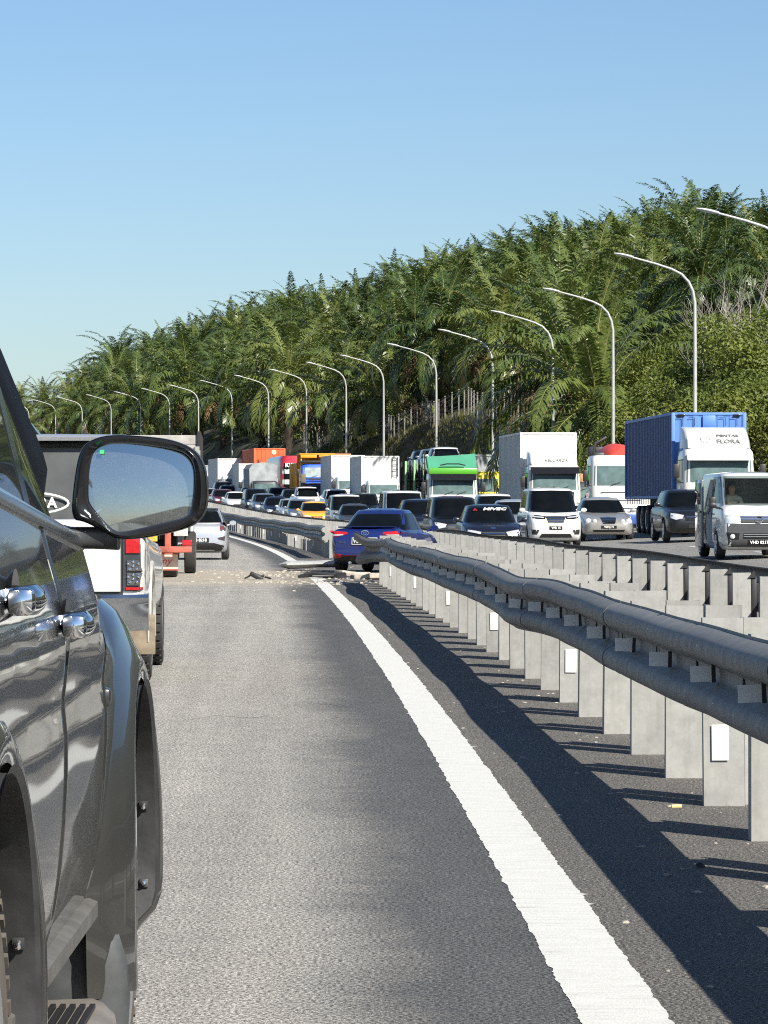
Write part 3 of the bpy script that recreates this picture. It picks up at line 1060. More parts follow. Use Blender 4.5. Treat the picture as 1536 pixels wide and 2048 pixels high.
        decal('grille', bvh, quadlist(-wmax * .38, zl - .03, wmax * .38, zl - .03, .01), quadlist(-wmax * .36, zl - .19, wmax * .36, zl - .19, -.02), 'F', trim or M_BLACK, t, .007, 8, 2)
        decal('lower_intake', bvh, quadlist(-wmax * .52, .43, wmax * .52, .43, .02), quadlist(-wmax * .66, .28, wmax * .66, .28), 'F', M_BLACK, t, .005, 8, 2)
        if near:
            decal('chrome_bar', bvh, quadlist(-wmax * .34, zl - .055, wmax * .34, zl - .055, .004), quadlist(-wmax * .33, zl - .08, wmax * .33, zl - .08, .004), 'F', M_CHROME, t, .014, 8, 1)
        pz = .48
        decal('number_plate', bvh, [(-.22, pz + .055), (.22, pz + .055)], [(-.22, pz - .055), (.22, pz - .055)], 'F', M_PLATE, t, .012, 4, 1)
        if plate:
            text(plate, .095, M_WHITE, t, (0, -T['L'] / 2 - .0, pz), FACE_MINUS_Y, bold=.003)
    return t, bvh, T, belt, roof, wmax

def col(key, c, **k):
    return paint(key + '_paint', c, **k)
P_BLACK = col('black', (.006, .0065, .008), metal=.1, dirt=.05)
P_NAVY = col('navy', (.007, .010, .022), metal=.25, dirt=.06)
P_BLUE = col('deep_blue', (.007, .020, .135), metal=.3)
P_WHITE = col('white', (.62, .62, .60), metal=0., rough=.5)
P_SILVER = col('silver', (.50, .52, .55), metal=.55, rough=.34)
P_CHAMP = col('champagne_silver', (.42, .41, .38), metal=.55, rough=.34)
P_GREYBLUE = col('grey_blue', (.12, .15, .19), metal=.4)
P_DGREY = col('dark_grey', (.055, .058, .06), metal=.4)
P_MAROON = col('maroon', (.10, .012, .02), metal=.25)
P_YELLOW = col('yellow', (.80, .36, .03), metal=0., rough=.5)
P_GREEN = col('dark_green', (.02, .035, .032), metal=.3)
P_PURPLE = col('aubergine', (.05, .03, .055), metal=.3)

GQ = 'cars queuing on the opposite carriageway'
def q_car(px, Y, typ, mat, label, H=None, off=None, near=None, name=None, cat='car', **k):
    if off is None:
        X, off = PX(px, Y)
    p = W(off, Y)
    L = TYPES[typ]['L']
    nm = name or {'sedan': 'sedan_car', 'hatch': 'hatchback_car', 'suv': 'suv_car', 'mpv': 'people_carrier', 'van': 'panel_van', 'pickup': 'pickup_truck'}[typ]
    th = heading(Y)
    # p is the middle of the car's front; the origin is its middle
    c = Vector((p.x - math.sin(th) * L / 2 * 1.0, p.y + math.cos(th) * L / 2, p.z))
    return make_car(nm, label, cat, typ, c, th, mat, GQ, H=H, near=(Y < 200) if near is None else near, **k)

# --- lane next to the median, from near to far
hb = q_car(988, 99, 'hatch', P_NAVY, 'black hatchback with white lettering across its windscreen, facing the camera', H=1.46, Wd=1.72, plate=None)
t, bvh = hb[0], hb[1]
decal('badge', bvh, [(-.07, .80), (.07, .80)], [(-.05, .75), (.05, .75)], 'F', M_CHROME, t, .02, 3, 2)
# sun strip lettering and the red three-diamond mark
wz_ = hb[4] - .12
hit = bvh.ray_cast(Vector((.1, -20, wz_)), Vector((0, 1, 0)))[0]
tilt = math.atan2(TYPES['hatch']['yf1'] - TYPES['hatch']['yf0'], hb[4] - hb[3])
text('MIVEC', .17, M_WHITE, t, (.12, hit.y - .05, wz_ + .01), (R(90) - tilt, 0, 0), bold=.006, shear=.25, sx=1.35)
for a in (90, 210, 330):
    mb = MB(); ca, sa = math.cos(R(a)), math.sin(R(a)); u = Vector((ca, sa, 0)); v = Vector((-sa, ca, 0))
    q = [Vector((0, 0, 0)), u * .035 + v * .02, u * .07, u * .035 - v * .02]
    mb.add([p for p in q] + [p + Vector((0, 0, .004)) for p in q], [(0, 1, 2, 3), (4, 5, 6, 7), (0, 1, 5, 4), (1, 2, 6, 5), (2, 3, 7, 6), (3, 0, 4, 7)])
    o = mb.build('diamond_mark', plain('decal_red', (.5, .03, .03), .5), t, (-.42, hit.y - .05, wz_ - .01)); o.rotation_euler = (R(90) - tilt, 0, 0)

q_car(915, 114, 'mpv', P_BLACK, 'black people carrier just behind the black hatchback, its headlight in the sun', H=1.72)
q_car(850, 128, 'suv', P_NAVY, 'dark blue car directly beyond the crashed blue sedan', H=1.66)
q_car(811, 139.5, 'van', P_WHITE, 'white van with a pale roof behind the dark blue cars', H=2.0, glass=M_GLASS)
q_car(716, 164, 'sedan', P_DGREY, 'dark grey sedan with a silver edge, just above the blue car\'s roof', H=1.47)
q_car(697, 172.5, 'mpv', P_SILVER, 'tall silver-white people carrier beside the yellow car', H=1.9, roof_mat=P_WHITE)
q_car(634, 190, 'hatch', P_YELLOW, 'bright yellow-orange hatchback in the queue', H=1.5)
q_car(606, 199.5, 'hatch', P_GREYBLUE, 'grey-blue hatchback half hidden by the yellow car', H=1.55)
q_car(588, 208, 'hatch', P_SILVER, 'silver hatchback second behind the yellow car', H=1.5)
q_car(557, 219, 'sedan', P_NAVY, 'navy sedan nearest the rail left of the silver hatchback', H=1.5)
q_car(534, 227.5, 'suv', P_GREYBLUE, 'slate blue car in the middle of three dark blue ones by the rail', H=1.62)
q_car(516, 235.5, 'mpv', P_NAVY, 'tall navy people carrier behind the two lower dark blue cars', H=1.84)
q_car(476, 250, 'sedan', P_WHITE, 'white sedan between the maroon car and the navy people carrier', H=1.5)
q_car(450, 261, 'suv', P_MAROON, 'maroon car far along the queue beside the white sedan', H=1.55)
q_car(421, 274, 'sedan', P_SILVER, 'silver car farthest along the rail, cut by the wing mirror', H=1.5)
# --- middle lane
q_car(1038, 126, 'sedan', P_SILVER, 'silver sedan glimpsed between the black hatchback and the white people carrier', H=1.5)
q_car(1000, 139, 'suv', P_WHITE, 'white car behind the black hatchback, under the white container truck', H=1.72)
q_car(933, 150.5, 'sedan', P_PURPLE, 'aubergine sedan in front of the green car transporter', H=1.6)
q_car(735, 200.5, 'mpv', P_GREEN, 'dark green people carrier with a sunlit roof edge behind the silver-white one', H=1.72)
q_car(700, 209.5, 'hatch', P_PURPLE, 'dark hatchback before the white box lorries', H=1.62)
q_car(678, 218, 'suv', P_WHITE, 'white car just right of the blue tipper cab', H=1.82)
q_car(620, 236.5, 'pickup', P_WHITE, 'white pickup under the blue-cabbed tipper lorry', H=1.8)
q_car(590, 246, 'hatch', P_BLACK, 'black hatchback left of the white pickup', H=1.55)
q_car(563, 254.5, 'suv', P_NAVY, 'navy car in front of the red coach', H=1.6)
q_car(531, 260, 'sedan', P_NAVY, 'navy sedan in front of the grey tarpaulin lorry', H=1.5, off=8.2)
q_car(506, 269, 'sedan', P_BLACK, 'black sedan below the small white box lorry', H=1.5)
q_car(482, 285.5, 'suv', P_PURPLE, 'dark car in front of the large white box truck', H=1.5)
q_car(462, 281, 'sedan', P_NAVY, 'dark blue car above the maroon one', H=1.55)
q_car(452, 288.5, 'suv', P_NAVY, 'farthest dark blue car above the maroon one', H=1.75)

# --- white people carrier, with its split face
wm = q_car(1112, 110.5, 'mpv', P_WHITE, 'white people carrier with a chrome grille beside the black hatchback', H=1.86, front='none')
t, bvh, wmx = wm[0], wm[1], wm[5]
for sd in (-1, 1):
    decal('headlight', bvh, [(sd * .30, .95), (sd * .55, .985), (sd * .80, 1.0)], [(sd * .33, .86), (sd * .55, .86), (sd * .80, .90)], 'F', M_BLACKGLOSS, t, .01, 6, 3)
    decal('lamp_strip', bvh, [(sd * .36, .93), (sd * .78, .975)], [(sd * .37, .895), (sd * .78, .935)], 'F', M_LAMP, t, .02, 6, 1)
    decal('fog_surround', bvh, [(sd * .52, .52), (sd * .76, .54)], [(sd * .58, .38), (sd * .74, .38)], 'F', M_BLACK, t, .008, 4, 3)
decal('grille', bvh, [(-.32, .95), (0, .955), (.32, .95)], [(-.24, .74), (0, .73), (.24, .74)], 'F', M_BLACK, t, .008, 8, 4)
for zz in (.78, .84, .90):
    decal('chrome_bar', bvh, [(-.30 + (.95 - zz) * .3, zz + .018), (.30 - (.95 - zz) * .3, zz + .018)], [(-.29 + (.95 - zz) * .3, zz), (.29 - (.95 - zz) * .3, zz)], 'F', M_CHROME, t, .02, 8, 1)
decal('lower_intake', bvh, [(-.45, .40), (.45, .40)], [(-.52, .28), (.52, .28)], 'F', M_BLACK, t, .01, 8, 2)
decal('number_plate', bvh, [(-.2, .64), (.2, .64)], [(-.2, .53), (.2, .53)], 'F', M_PLATE, t, .02, 3, 1)
text('WB 15', .1, M_WHITE, t, (0, -2.345, .585), FACE_MINUS_Y, bold=.003)

# --- silver saloon with four round lamps
X, off = PX(1218, 118)
ms = q_car(1218, 118, 'sedan', P_CHAMP, 'champagne silver saloon with four round headlamps between the white people carrier and blue truck', H=1.46, Wd=1.8, front='none')
t, bvh = ms[0], ms[1]
for sd in (-1, 1):
    for cx, rr in ((.68, .105), (.47, .085)):
        hz_ = .64
        mb = MB(); h = bvh.ray_cast(Vector((sd * cx, -20, hz_)), Vector((0, 1, 0)))[0]
        mb.lathe([(0, -.05), (rr * .5, -.045), (rr * .85, -.03), (rr * .97, -.01), (rr, .08)], 'y', (sd * cx, h.y, hz_), 18)
        hl = mb.build('headlight', M_LAMP, t)
        mb = MB(); mb.lathe([(rr, -.012), (rr * 1.1, -.014), (rr * 1.12, .05), (rr, .05)], 'y', (sd * cx, h.y, hz_), 18)
        mb.build('lamp_ring', M_CHROME, hl)
decal('grille', bvh, [(-.26, .74), (0, .76), (.26, .74)], [(-.2, .56), (.2, .56)], 'F', M_BLACKGLOSS, t, .014, 6, 3)
decal('grille_frame', bvh, [(-.28, .775), (0, .795), (.28, .775)], [(-.27, .745), (0, .765), (.27, .745)], 'F', M_CHROME, t, .022, 6, 1)
for zz in (.6, .65, .7):
    decal('grille_bar', bvh, [(-.23, zz + .012), (.23, zz + .012)], [(-.22, zz), (.22, zz)], 'F', M_CHROME, t, .024, 4, 1)
decal('lower_intake', bvh, [(-.55, .36), (.55, .36)], [(-.5, .29), (.5, .29)], 'F', M_BLACK, t, .006, 8, 2)
decal('number_plate', bvh, [(-.26, .50), (.26, .50)], [(-.26, .40), (.26, .40)], 'F', M_PLATE, t, .02, 3, 1)
text('WFQ 71', .09, M_WHITE, t, (0, -2.275, .45), FACE_MINUS_Y, bold=.003)

# --- black crossover beside the open van
hv = q_car(1392, 107.5, 'suv', P_BLACK, 'black crossover partly hidden behind the white van with the shaded side', H=1.62, Wd=1.78, plate='DQ 22', trim=M_BLACKGLOSS)
# ------------------------------------------------------------------ people (seated at the wheel)
def cut_obj(o, cutter):
    mats = list(o.data.materials)
    if M_UNDER not in mats:
        mats.append(M_UNDER); o.data.materials.append(M_UNDER)
    cutter.m = [mats.index(M_UNDER)] * len(cutter.f)
    o.data = boolean_cut(o.data, cutter, mats)

def make_person(label, loc, rz, shirt, group=None):
    """seated driver facing -y with both hands forward on the wheel: one skinned body, hair on top"""
    J = [((0, .05, .40), .15), ((0, .08, .58), .15), ((0, .07, .78), .17), ((0, .05, .90), .12), ((0, .02, .97), .055), ((0, -.01, 1.05), .085), ((0, -.015, 1.14), .098), ((0, 0, 1.22), .07),
         ((.19, .05, .86), .07), ((.25, -.1, .64), .052), ((.15, -.36, .70), .04), ((.13, -.46, .74), .035),
         ((-.19, .05, .86), .07), ((-.25, -.1, .64), .052), ((-.15, -.36, .70), .04), ((-.13, -.46, .74), .035),
         ((.1, -.02, .38), .11), ((.13, -.42, .42), .085), ((.13, -.52, .05), .055), ((.13, -.68, .02), .04),
         ((-.1, -.02, .38), .11), ((-.13, -.42, .42), .085), ((-.13, -.52, .05), .055), ((-.13, -.68, .02), .04)]
    E_ = [(0, 1), (1, 2), (2, 3), (3, 4), (4, 5), (5, 6), (6, 7), (3, 8), (8, 9), (9, 10), (10, 11), (3, 12), (12, 13), (13, 14), (14, 15),
          (0, 16), (16, 17), (17, 18), (18, 19), (0, 20), (20, 21), (21, 22), (22, 23)]
    # five short fingers on each hand, closed round the rim
    for sd, root in ((1, 11), (-1, 15)):
        hx, hy, hz = J[root][0]
        for f in range(5):
            a = len(J)
            dx = (-.03 + .016 * f) if f < 4 else -.04 * sd
            J.append(((hx + dx, hy - .035, hz + .02 + (.01 if f < 4 else .0)), .010)); E_.append((root, a))
            J.append(((hx + dx, hy - .05, hz - .025), .009)); E_.append((a, a + 1))
    me = bpy.data.meshes.new('person')
    me.from_pydata([j[0] for j in J], E_, [])
    o = bpy.data.objects.new('p', me); COL.objects.link(o)
    sk = o.modifiers.new('s', 'SKIN')
    for i, j in enumerate(J):
        me.skin_vertices[0].data[i].radius = (j[1], j[1])
    me.skin_vertices[0].data[0].use_root = True
    sb = o.modifiers.new('d', 'SUBSURF'); sb.levels = 2; sb.render_levels = 2
    dg = bpy.context.evaluated_depsgraph_get()
    out = bpy.data.meshes.new_from_object(o.evaluated_get(dg))
    bpy.data.objects.remove(o); bpy.data.meshes.remove(me)
    out.materials.clear()
    for m in (shirt, plain('skin', (.26, .14, .085), .6), plain('dark_trousers', (.03, .032, .045), .8)):
        out.materials.append(m)
    for p in out.polygons:
        c = p.center
        p.material_index = 1 if (c.z > .93 or c.y < -.2 and c.z > .6) else (2 if c.z < .47 else 0)
        p.use_smooth = True
    t = thing('person', label, 'person', loc, rz, group)
    b = obj('body', out, t)
    mb = MB(); mb.lathe([(.0, 1.275), (.06, 1.268), (.10, 1.225), (.108, 1.16), (.095, 1.10)], 'z', (0, .018, 0), 16); mb.build('hair', plain('dark_hair', (.012, .01, .009), .7), t, smooth=60)
    mb = MB(); mb.lathe([(0, -.02), (.018, -.012), (.02, .0)], 'y', (0, -.11, 1.125), 8); mb.build('nose', plain('skin', (.26, .14, .085), .6), t)
    return t

# ------------------------------------------------------------------ white van, shade painted into its open sliding door
va = q_car(1518, 80, 'van', col('van_white_grey', (.62, .63, .62), metal=.1), 'white van with a shaded side, a driver and its side door slid open', H=1.99, front='none', name='passenger_van', cat='van', glass=tinted('clear_windscreen', (.02, .025, .025), .03, clear=.72))
t, bvh, wmx = va[0], va[1], va[5]
cab = [c for c in t.children if c.name.startswith('cabin')][0]
bod = [c for c in t.children if c.name.startswith('body')][0]
cut = MB()
zb_, zt_ = 1.17, 1.83
cut.loft([[(-.70, -3, zb_ + .03), (.70, -3, zb_ + .03), (.64, -3, zt_), (-.64, -3, zt_)], [(-.70, 1.7, zb_ + .03), (.70, 1.7, zb_ + .03), (.64, 1.7, zt_), (-.64, 1.7, zt_)]])
cut_obj(cab, cut)
cut = MB(); cut.box((-.55, -.30, 1.0), (1.0, .98, 1.62))
cut_obj(cab, cut)
cut = MB(); cut.box((-.55, -.30, 1.0), (1.0, .98, 1.30))
cut_obj(bod, cut)
cut = MB(); cut.box((0, -.6, 1.3), (1.45, 2.2, .7))
cut_obj(bod, cut)
for c in list(t.children):
    if c.name.startswith('side_window') and c.bound_box[0][0] < -.2:
        ys = [v[1] for v in c.bound_box]
        if min(ys) > -.5:
            bpy.data.objects.remove(c)
M_SEAT = plain('seat_cloth', (.06, .06, .065), .9)
for sx in (-.38, .38):
    mb = MB(); mb.box((sx, -.72, .86), (.46, .48, .14), bev=.04); mb.box((sx, -.50, 1.18), (.44, .12, .56), bev=.04); mb.box((sx, -.48, 1.54), (.24, .09, .17), bev=.03)
    mb.build('seat', M_SEAT, t)
mb = MB(); mb.box((0, -1.52, 1.06), (1.4, .45, .22), bev=.05); mb.build('dashboard', M_BLACK, t)
mb = MB(); mb.tube([(-.38 + .19 * math.cos(a), -1.2 + .07 * math.sin(a), 1.16 + .17 * math.sin(a)) for a in [2 * math.pi * k / 20 for k in range(21)]], .014, 6); mb.build('steering_wheel', M_BLACK, t)
for sd in (-1, 1):
    decal('headlight', bvh, [(sd * .44, .99), (sd * .62, 1.0), (sd * .82, 1.0)], [(sd * .46, .82), (sd * .62, .80), (sd * .83, .82)], 'F', M_LAMP, t, .012, 6, 3)
    decal('fog_surround', bvh, [(sd * .44, .58), (sd * .74, .60)], [(sd * .46, .44), (sd * .70, .44)], 'F', M_BLACKGLOSS, t, .018, 6, 3)
    h = bvh.ray_cast(Vector((sd * .6, -20, .51)), Vector((0, 1, 0)))[0]
    mb = MB(); mb.lathe([(0, -.03), (.04, -.028), (.055, -.02), (.055, .02)], 'y', (sd * .6, h.y - .008, .51), 14); mb.build('fog_lamp', M_LAMP, t)
decal('bumper', bvh, [(-.83, .79), (0, .80), (.83, .79)], [(-.80, .27), (0, .26), (.80, .27)], 'F', plain('grey_bumper', (.05, .052, .055), .45), t, .010, 14, 8)
decal('grille', bvh, [(-.42, .98), (.42, .98)], [(-.40, .82), (.40, .82)], 'F', M_BLACK, t, .012, 8, 3)
for zz in (.84, .89, .94):
    decal('chrome_bar', bvh, [(-.41, zz + .026), (.41, zz + .026)], [(-.40, zz), (.40, zz)], 'F', M_CHROME, t, .024, 8, 1)
h = bvh.ray_cast(Vector((0, -20, .9)), Vector((0, 1, 0)))[0]
mb = MB(); mb.tube([(.085 * math.cos(a), h.y - .035, .9 + .07 * math.sin(a)) for a in [2 * math.pi * k / 20 for k in range(21)]], .013, 6); mb.build('badge', M_CHROME, t)
decal('lower_intake', bvh, [(-.36, .58), (.36, .58)], [(-.36, .46), (.36, .46)], 'F', M_BLACKGLOSS, t, .020, 6, 2)
for zz in (.50, .55):
    decal('intake_bar', bvh, [(-.35, zz + .012), (.35, zz + .012)], [(-.35, zz), (.35, zz)], 'F', M_RIM, t, .026, 6, 1)
decal('number_plate', bvh, [(-.25, .43), (.25, .43)], [(-.25, .32), (.25, .32)], 'F', M_PLATE, t, .026, 3, 1)
text('VHD 8217', .095, M_WHITE, t, (0, h.y - .06, .375), FACE_MINUS_Y, bold=.003)
M_DOOR_SHADE = col('van_side_shade', (.16, .18, .19), metal=.3)  # the side's shade painted into the door colour; the van is white
mb = MB(); mb.box((-.93, .78, 1.02), (.06, 1.1, 1.58), bev=.03)
dr = mb.build('sliding_door', M_DOOR_SHADE, t)
mb = MB(); mb.box((-.965, .78, 1.48), (.02, .86, .5), bev=.008); mb.build('window', M_GLASS, dr)
mb = MB(); mb.box((-.972, .32, 1.06), (.03, .16, .045), bev=.012); mb.build('handle', M_BLACK, dr)
mb = MB(); mb.box((-.90, .5, 1.03), (.03, 2.2, .04), bev=.01); mb.build('door_rail', M_BLACK, t)
mb = MB(); mb.box((-.95, -1.62, 1.28), (.16, .1, .26), bev=.04); mb.tube([(-.83, -1.55, 1.15), (-.92, -1.58, 1.2)], .025, 6); mb.build('wing_mirror', M_BLACK, t)
vp = t.location; vr = t.rotation_euler.z
sp_ = Matrix.Rotation(vr, 3, 'Z') @ Vector((-.38, -.72, .50))
make_person('driver in a pale shirt at the wheel of the white van with the shaded side', vp + sp_, vr, plain('pale_shirt', (.42, .42, .38), .9))

# ------------------------------------------------------------------ lorries
def cab_build(t, Wc, Hc, mat, z0=.5, depth=2.0, wsz=(.52, .83), visor=None, glass=None, deflector=None, face='std', low=None, name='cab'):
    """cab-over lorry cab, front at y=0"""
    mb = MB(); rings = []
    for a, k in ((0, .97), (.06, 1.0), (.45, 1.0), (.52, 1.0), (.85, .97), (.94, .95), (.985, .90), (1.0, .82)):
        z = z0 + (Hc - z0) * a
        yf = .02 + (.16 * max(0, a - .48) / .52) + (.10 if a > .98 else 0) + (.04 if a == 0 else 0)
        rings.append(superring(yf, depth, Wc / 2 * k, z, 9.0, 44, bow=.07))
    mb.loft(rings)
    me = mb.mesh(name, [mat], smooth=40)
    bm = bmesh.new(); bm.from_mesh(me); bvh = BVHTree.FromBMesh(bm); bm.free()
    c = obj(name, me, t)
    G = glass or M_LORRYGLASS
    hw = Wc / 2 * .90
    za, zb_ = z0 + (Hc - z0) * wsz[0], z0 + (Hc - z0) * wsz[1]
    decal('windscreen', bvh, [(-hw * .97, zb_), (hw * .97, zb_)], [(-hw, za), (hw, za)], 'F', G, t, .008, 12, 4)
    for ax in ('S', 'P'):
        decal('side_window', bvh, [(.42, zb_ - .02), (depth * .62, zb_ - .02)], [(.32, za + .06), (depth * .62, za - .02)], ax, M_GLASS, t, .008, 5, 3)
    if visor:
        mb = MB()
        mb.loft([[(-hw, -.02, zb_ + .02), (hw, -.02, zb_ + .02), (hw, .16, zb_ + .24), (-hw, .16, zb_ + .24)],
                 [(-hw, -.16, zb_ - .03), (hw, -.16, zb_ - .03), (hw, .10, zb_ + .26), (-hw, .10, zb_ + .26)]])
        mb.build('sun_visor', visor, t)
    zl = z0 + .16
    bmat = low or mat
    mb = MB(); mb.box((0, .02, z0 - .02), (Wc * .99, .26, .42), bev=.05); mb.build('bumper', bmat, t)
    for sd in (-1, 1):
        mb = MB(); mb.box((sd * Wc * .36, -.115, z0 + .02), (Wc * .20, .03, .17), bev=.012); mb.build('headlight', M_LAMP, t)
        mb = MB()
        mb.tube([(sd * (Wc / 2 - .02), .2, zb_), (sd * (Wc / 2 + .22), .06, zb_ - .05), (sd * (Wc / 2 + .22), .06, za + .05), (sd * (Wc / 2 - .02), .2, za - .02)], .02, 6)
        mi = mb.build('mirror_arm', M_BLACK, t)
        mb = MB(); mb.box((sd * (Wc / 2 + .22), .08, (za + zb_) / 2), (.2, .09, .46), bev=.03); mb.build('mirror', M_BLACK, mi)
    gz0, gz1 = z0 + .28, za - .08
    if gz1 > gz0 + .1:
        decal('grille', bvh, [(-Wc * .36, gz1), (Wc * .36, gz1)], [(-Wc * .34, gz0), (Wc * .34, gz0)], 'F', M_BLACK if face != 'plain' else mat, t, .01, 8, 2)
        n = 3
        for k in range(n):
            zz = gz0 + (gz1 - gz0) * (k + .5) / n
            mb = MB(); mb.box((0, -.005, zz), (Wc * .66, .04, .035), bev=.01); mb.build('grille_bar', M_CHROME if face == 'chrome' else mat, t)
    for k in (-.42, .18):
        mb = MB(); mb.tube([(k * Wc / 2.4, -.015, za + .02), (k * Wc / 2.4 + .42, .0, za + .16)], .012, 5); mb.build('wiper', M_BLACK, t)
    if deflector:
        dm, dh = deflector
        mb = MB(); rg = []
        for a, yy in ((0, .28), (.35, .42), (.7, .75), (.92, 1.15), (1.0, 1.5)):
            z = Hc - .03 + dh * a
            w = Wc / 2 * (.9 - .03 * a)
            rg.append([(-w, depth - .05, z), (-w, yy + .22, z), (-w * .93, yy + .04, z), (-w * .5, yy, z), (w * .5, yy, z), (w * .93, yy + .04, z), (w, yy + .22, z), (w, depth - .05, z)])
        mb.loft(rg); mb.build('wind_deflector', dm, t, smooth=50)
    add_wheels(t, [.85], Wc / 2 - .16, .5, .28, name='wheel')
    return bvh

def cargo_box(t, Wb, y0, L, z0, z1, mat, rib=.3, depth=.03, name='cargo_box', side_mat=None, frame=None, front_rib=True):
    """ribbed box body: walls with real pressed ribs, framed edges"""
    def wave(n0, n1, p):
        pts = []; x = n0; k = 0
        while x < n1 - 1e-6:
            e = min(x + p / 2, n1)
            d = depth if k % 2 else 0
            pts += [(x + .02, d), (e - .02, d)]; x = e; k += 1
        return pts
    mb = MB()
    for sd in (-1, 1):
        w = wave(y0 + .06, y0 + L - .06, rib)
        lo = [(sd * (Wb / 2 - .035 + d), y, z0 + .06) for y, d in w]; hi = [(x, y, z1 - .06) for x, y, _ in lo]
        n = len(lo)
        mb.add(lo + hi, [(i, i + 1, n + i + 1, n + i) for i in range(n - 1)], 1)
    w = wave(-Wb / 2 + .06, Wb / 2 - .06, rib if front_rib else Wb * 4)
    for yy, s_ in ((y0 + .035, -1), (y0 + L - .035, 1)):
        lo = [(x, yy + s_ * d, z0 + .06) for x, d in w]; hi = [(x, y, z1 - .06) for x, y, _ in lo]
        n = len(lo)
        mb.add(lo + hi, [(i, i + 1, n + i + 1, n + i) for i in range(n - 1)], 0)
    mb.box((0, y0 + L / 2, z1 - .05), (Wb - .08, L - .08, .03), 0)
    mb.box((0, y0 + L / 2, z0 + .05), (Wb - .08, L - .08, .03), 0)
    bx = mb.build(name, [mat, side_mat or mat], t, smooth=20)
    mb = MB()
    for sx in (-1, 1):
        for yy in (y0 + .05, y0 + L - .05):
            mb.box((sx * (Wb / 2 - .03), yy, (z0 + z1) / 2), (.12, .12, z1 - z0), bev=.012)
        for zz in (z0 + .04, z1 - .04):
            mb.box((sx * (Wb / 2 - .03), y0 + L / 2, zz), (.11, L - .2, .10), bev=.012)
    for yy in (y0 + .05, y0 + L - .05):
        for zz in (z0 + .04, z1 - .04):
            mb.box((0, yy, zz), (Wb - .16, .11, .10), bev=.012)
    mb.build('frame', frame or mat, bx)
    return bx
def chassis(t, y0, L, axles, Wb=2.4):
    mb = MB()
    for sx in (-.42, .42):
        mb.box((sx, y0 + L / 2, .92), (.12, L, .22))
    mb.box((0, y0 + L / 2, .8), (1.6, L * .3, .35), bev=.05)
    mb.build('chassis', M_UNDER, t)
    add_wheels(t, axles, Wb / 2 - .2, .5, .34, name='wheel')
def lorry(name, label, px, Y, cat='truck', off=None):
    if off is None:
        X, off = PX(px, Y)
    return thing(name, label, cat, W(off, Y), heading(Y), 'lorries queuing on the opposite carriageway')
P_LW = col('lorry_white', (.60, .60, .575), metal=0., rough=.5, dirt=.5)
P_BOXW = plain('box_white', (.60, .60, .58), .55, var=.05, scale=1.2)
P_LBLUE = col('lorry_blue', (.02, .09, .42), metal=.1)
P_CURT_SHADE = plain('curtain_blue_shade', (.03, .06, .17), .6, var=.15, scale=1.5)  # darker copy of the container blue: the left side's shade painted in
P_CBLUE = plain('container_blue', (.085, .20, .50), .5, var=.07, scale=1.5)
P_ORNG = plain('container_orange', (.62, .105, .03), .55, var=.12, scale=1.5)
P_LRED = col('coach_red', (.45, .012, .03), metal=.05)
P_TYEL = plain('tipper_yellow', (.72, .33, .02), .55, var=.15, scale=2)
P_GREENC = plain('deflector_green', (.014, .21, .12), .6, var=.1, scale=2)
P_LIME = col('lime', (.085, .36, .025), metal=0.)
M_TARP = plain('grey_tarpaulin', (.28, .30, .31), .8, var=.25, scale=2, bumpy=.3)
M_TIMBER = plain('worn_timber', (.36, .22, .09), .85, var=.3, scale=6, bumpy=.3)
M_RUST = plain('red_oxide', (.36, .09, .06), .75, var=.35, scale=5)

# blue curtain-sided truck with the lettered deflector
t = lorry('container_truck', 'blue curtain-sided truck with a white cab and lettered white deflector', 1440, 118)
bv = cab_build(t, 2.45, 2.95, P_LW, deflector=(P_LW, .72), visor=P_LW, face='plain')
cargo_box(t, 2.5, 2.45, 12.5, 1.25, 4.15, P_CBLUE, rib=.42, depth=.02, name='curtain_body', side_mat=P_CURT_SHADE, frame=P_CBLUE)
chassis(t, 1.2, 13.5, [9.6, 10.9, 12.2])
text('PENTAS', .17, plain('grey_ink', (.12, .12, .11), .6), t, (.34, .60, 3.335), (R(90) - .92, 0, 0), bold=.004, sx=1.25)
text('FLORA', .21, plain('grey_ink', (.12, .12, .11), .6), t, (.34, .375, 3.14), (R(90) - .507, 0, 0), bold=.004, sx=1.25)
mb = MB(); mb.tube([(-.42 + .16 * math.cos(a), .44 + .075 * math.sin(a), 3.22 + .12 * math.sin(a) * (1 + .12 * math.cos(3 * a))) for a in [2 * math.pi * k / 20 for k in range(21)]], .012, 5); mb.build('flower_mark', plain('grey_ink_pale', (.4, .4, .38), .6), t)
for sx in (-1, 1):
    mb = MB(); mb.box((sx * .95, 2.44, 4.06), (.24, .06, .08), bev=.01); mb.build('marker_lamp', M_BLACKGLOSS, t)
for sx in (-.9, -.5, .55, .95):
    mb = MB(); mb.tube([(sx, 2.41, 3.7), (sx, 2.41, 3.98), (sx - .2, 2.41, 3.98)], .012, 5); mb.build('air_line', M_BLACK, t)
mb = MB(); mb.box((0, 2.42, 3.86), (.44, .05, .4), bev=.02); mb.build('bulkhead_box', P_CBLUE, t)
for k in range(24):
    mb = MB(); mb.box((-1.27, 2.8 + k * .5, 1.18), (.02, .05, .26)); mb.build('curtain_strap', M_BLACK, t)

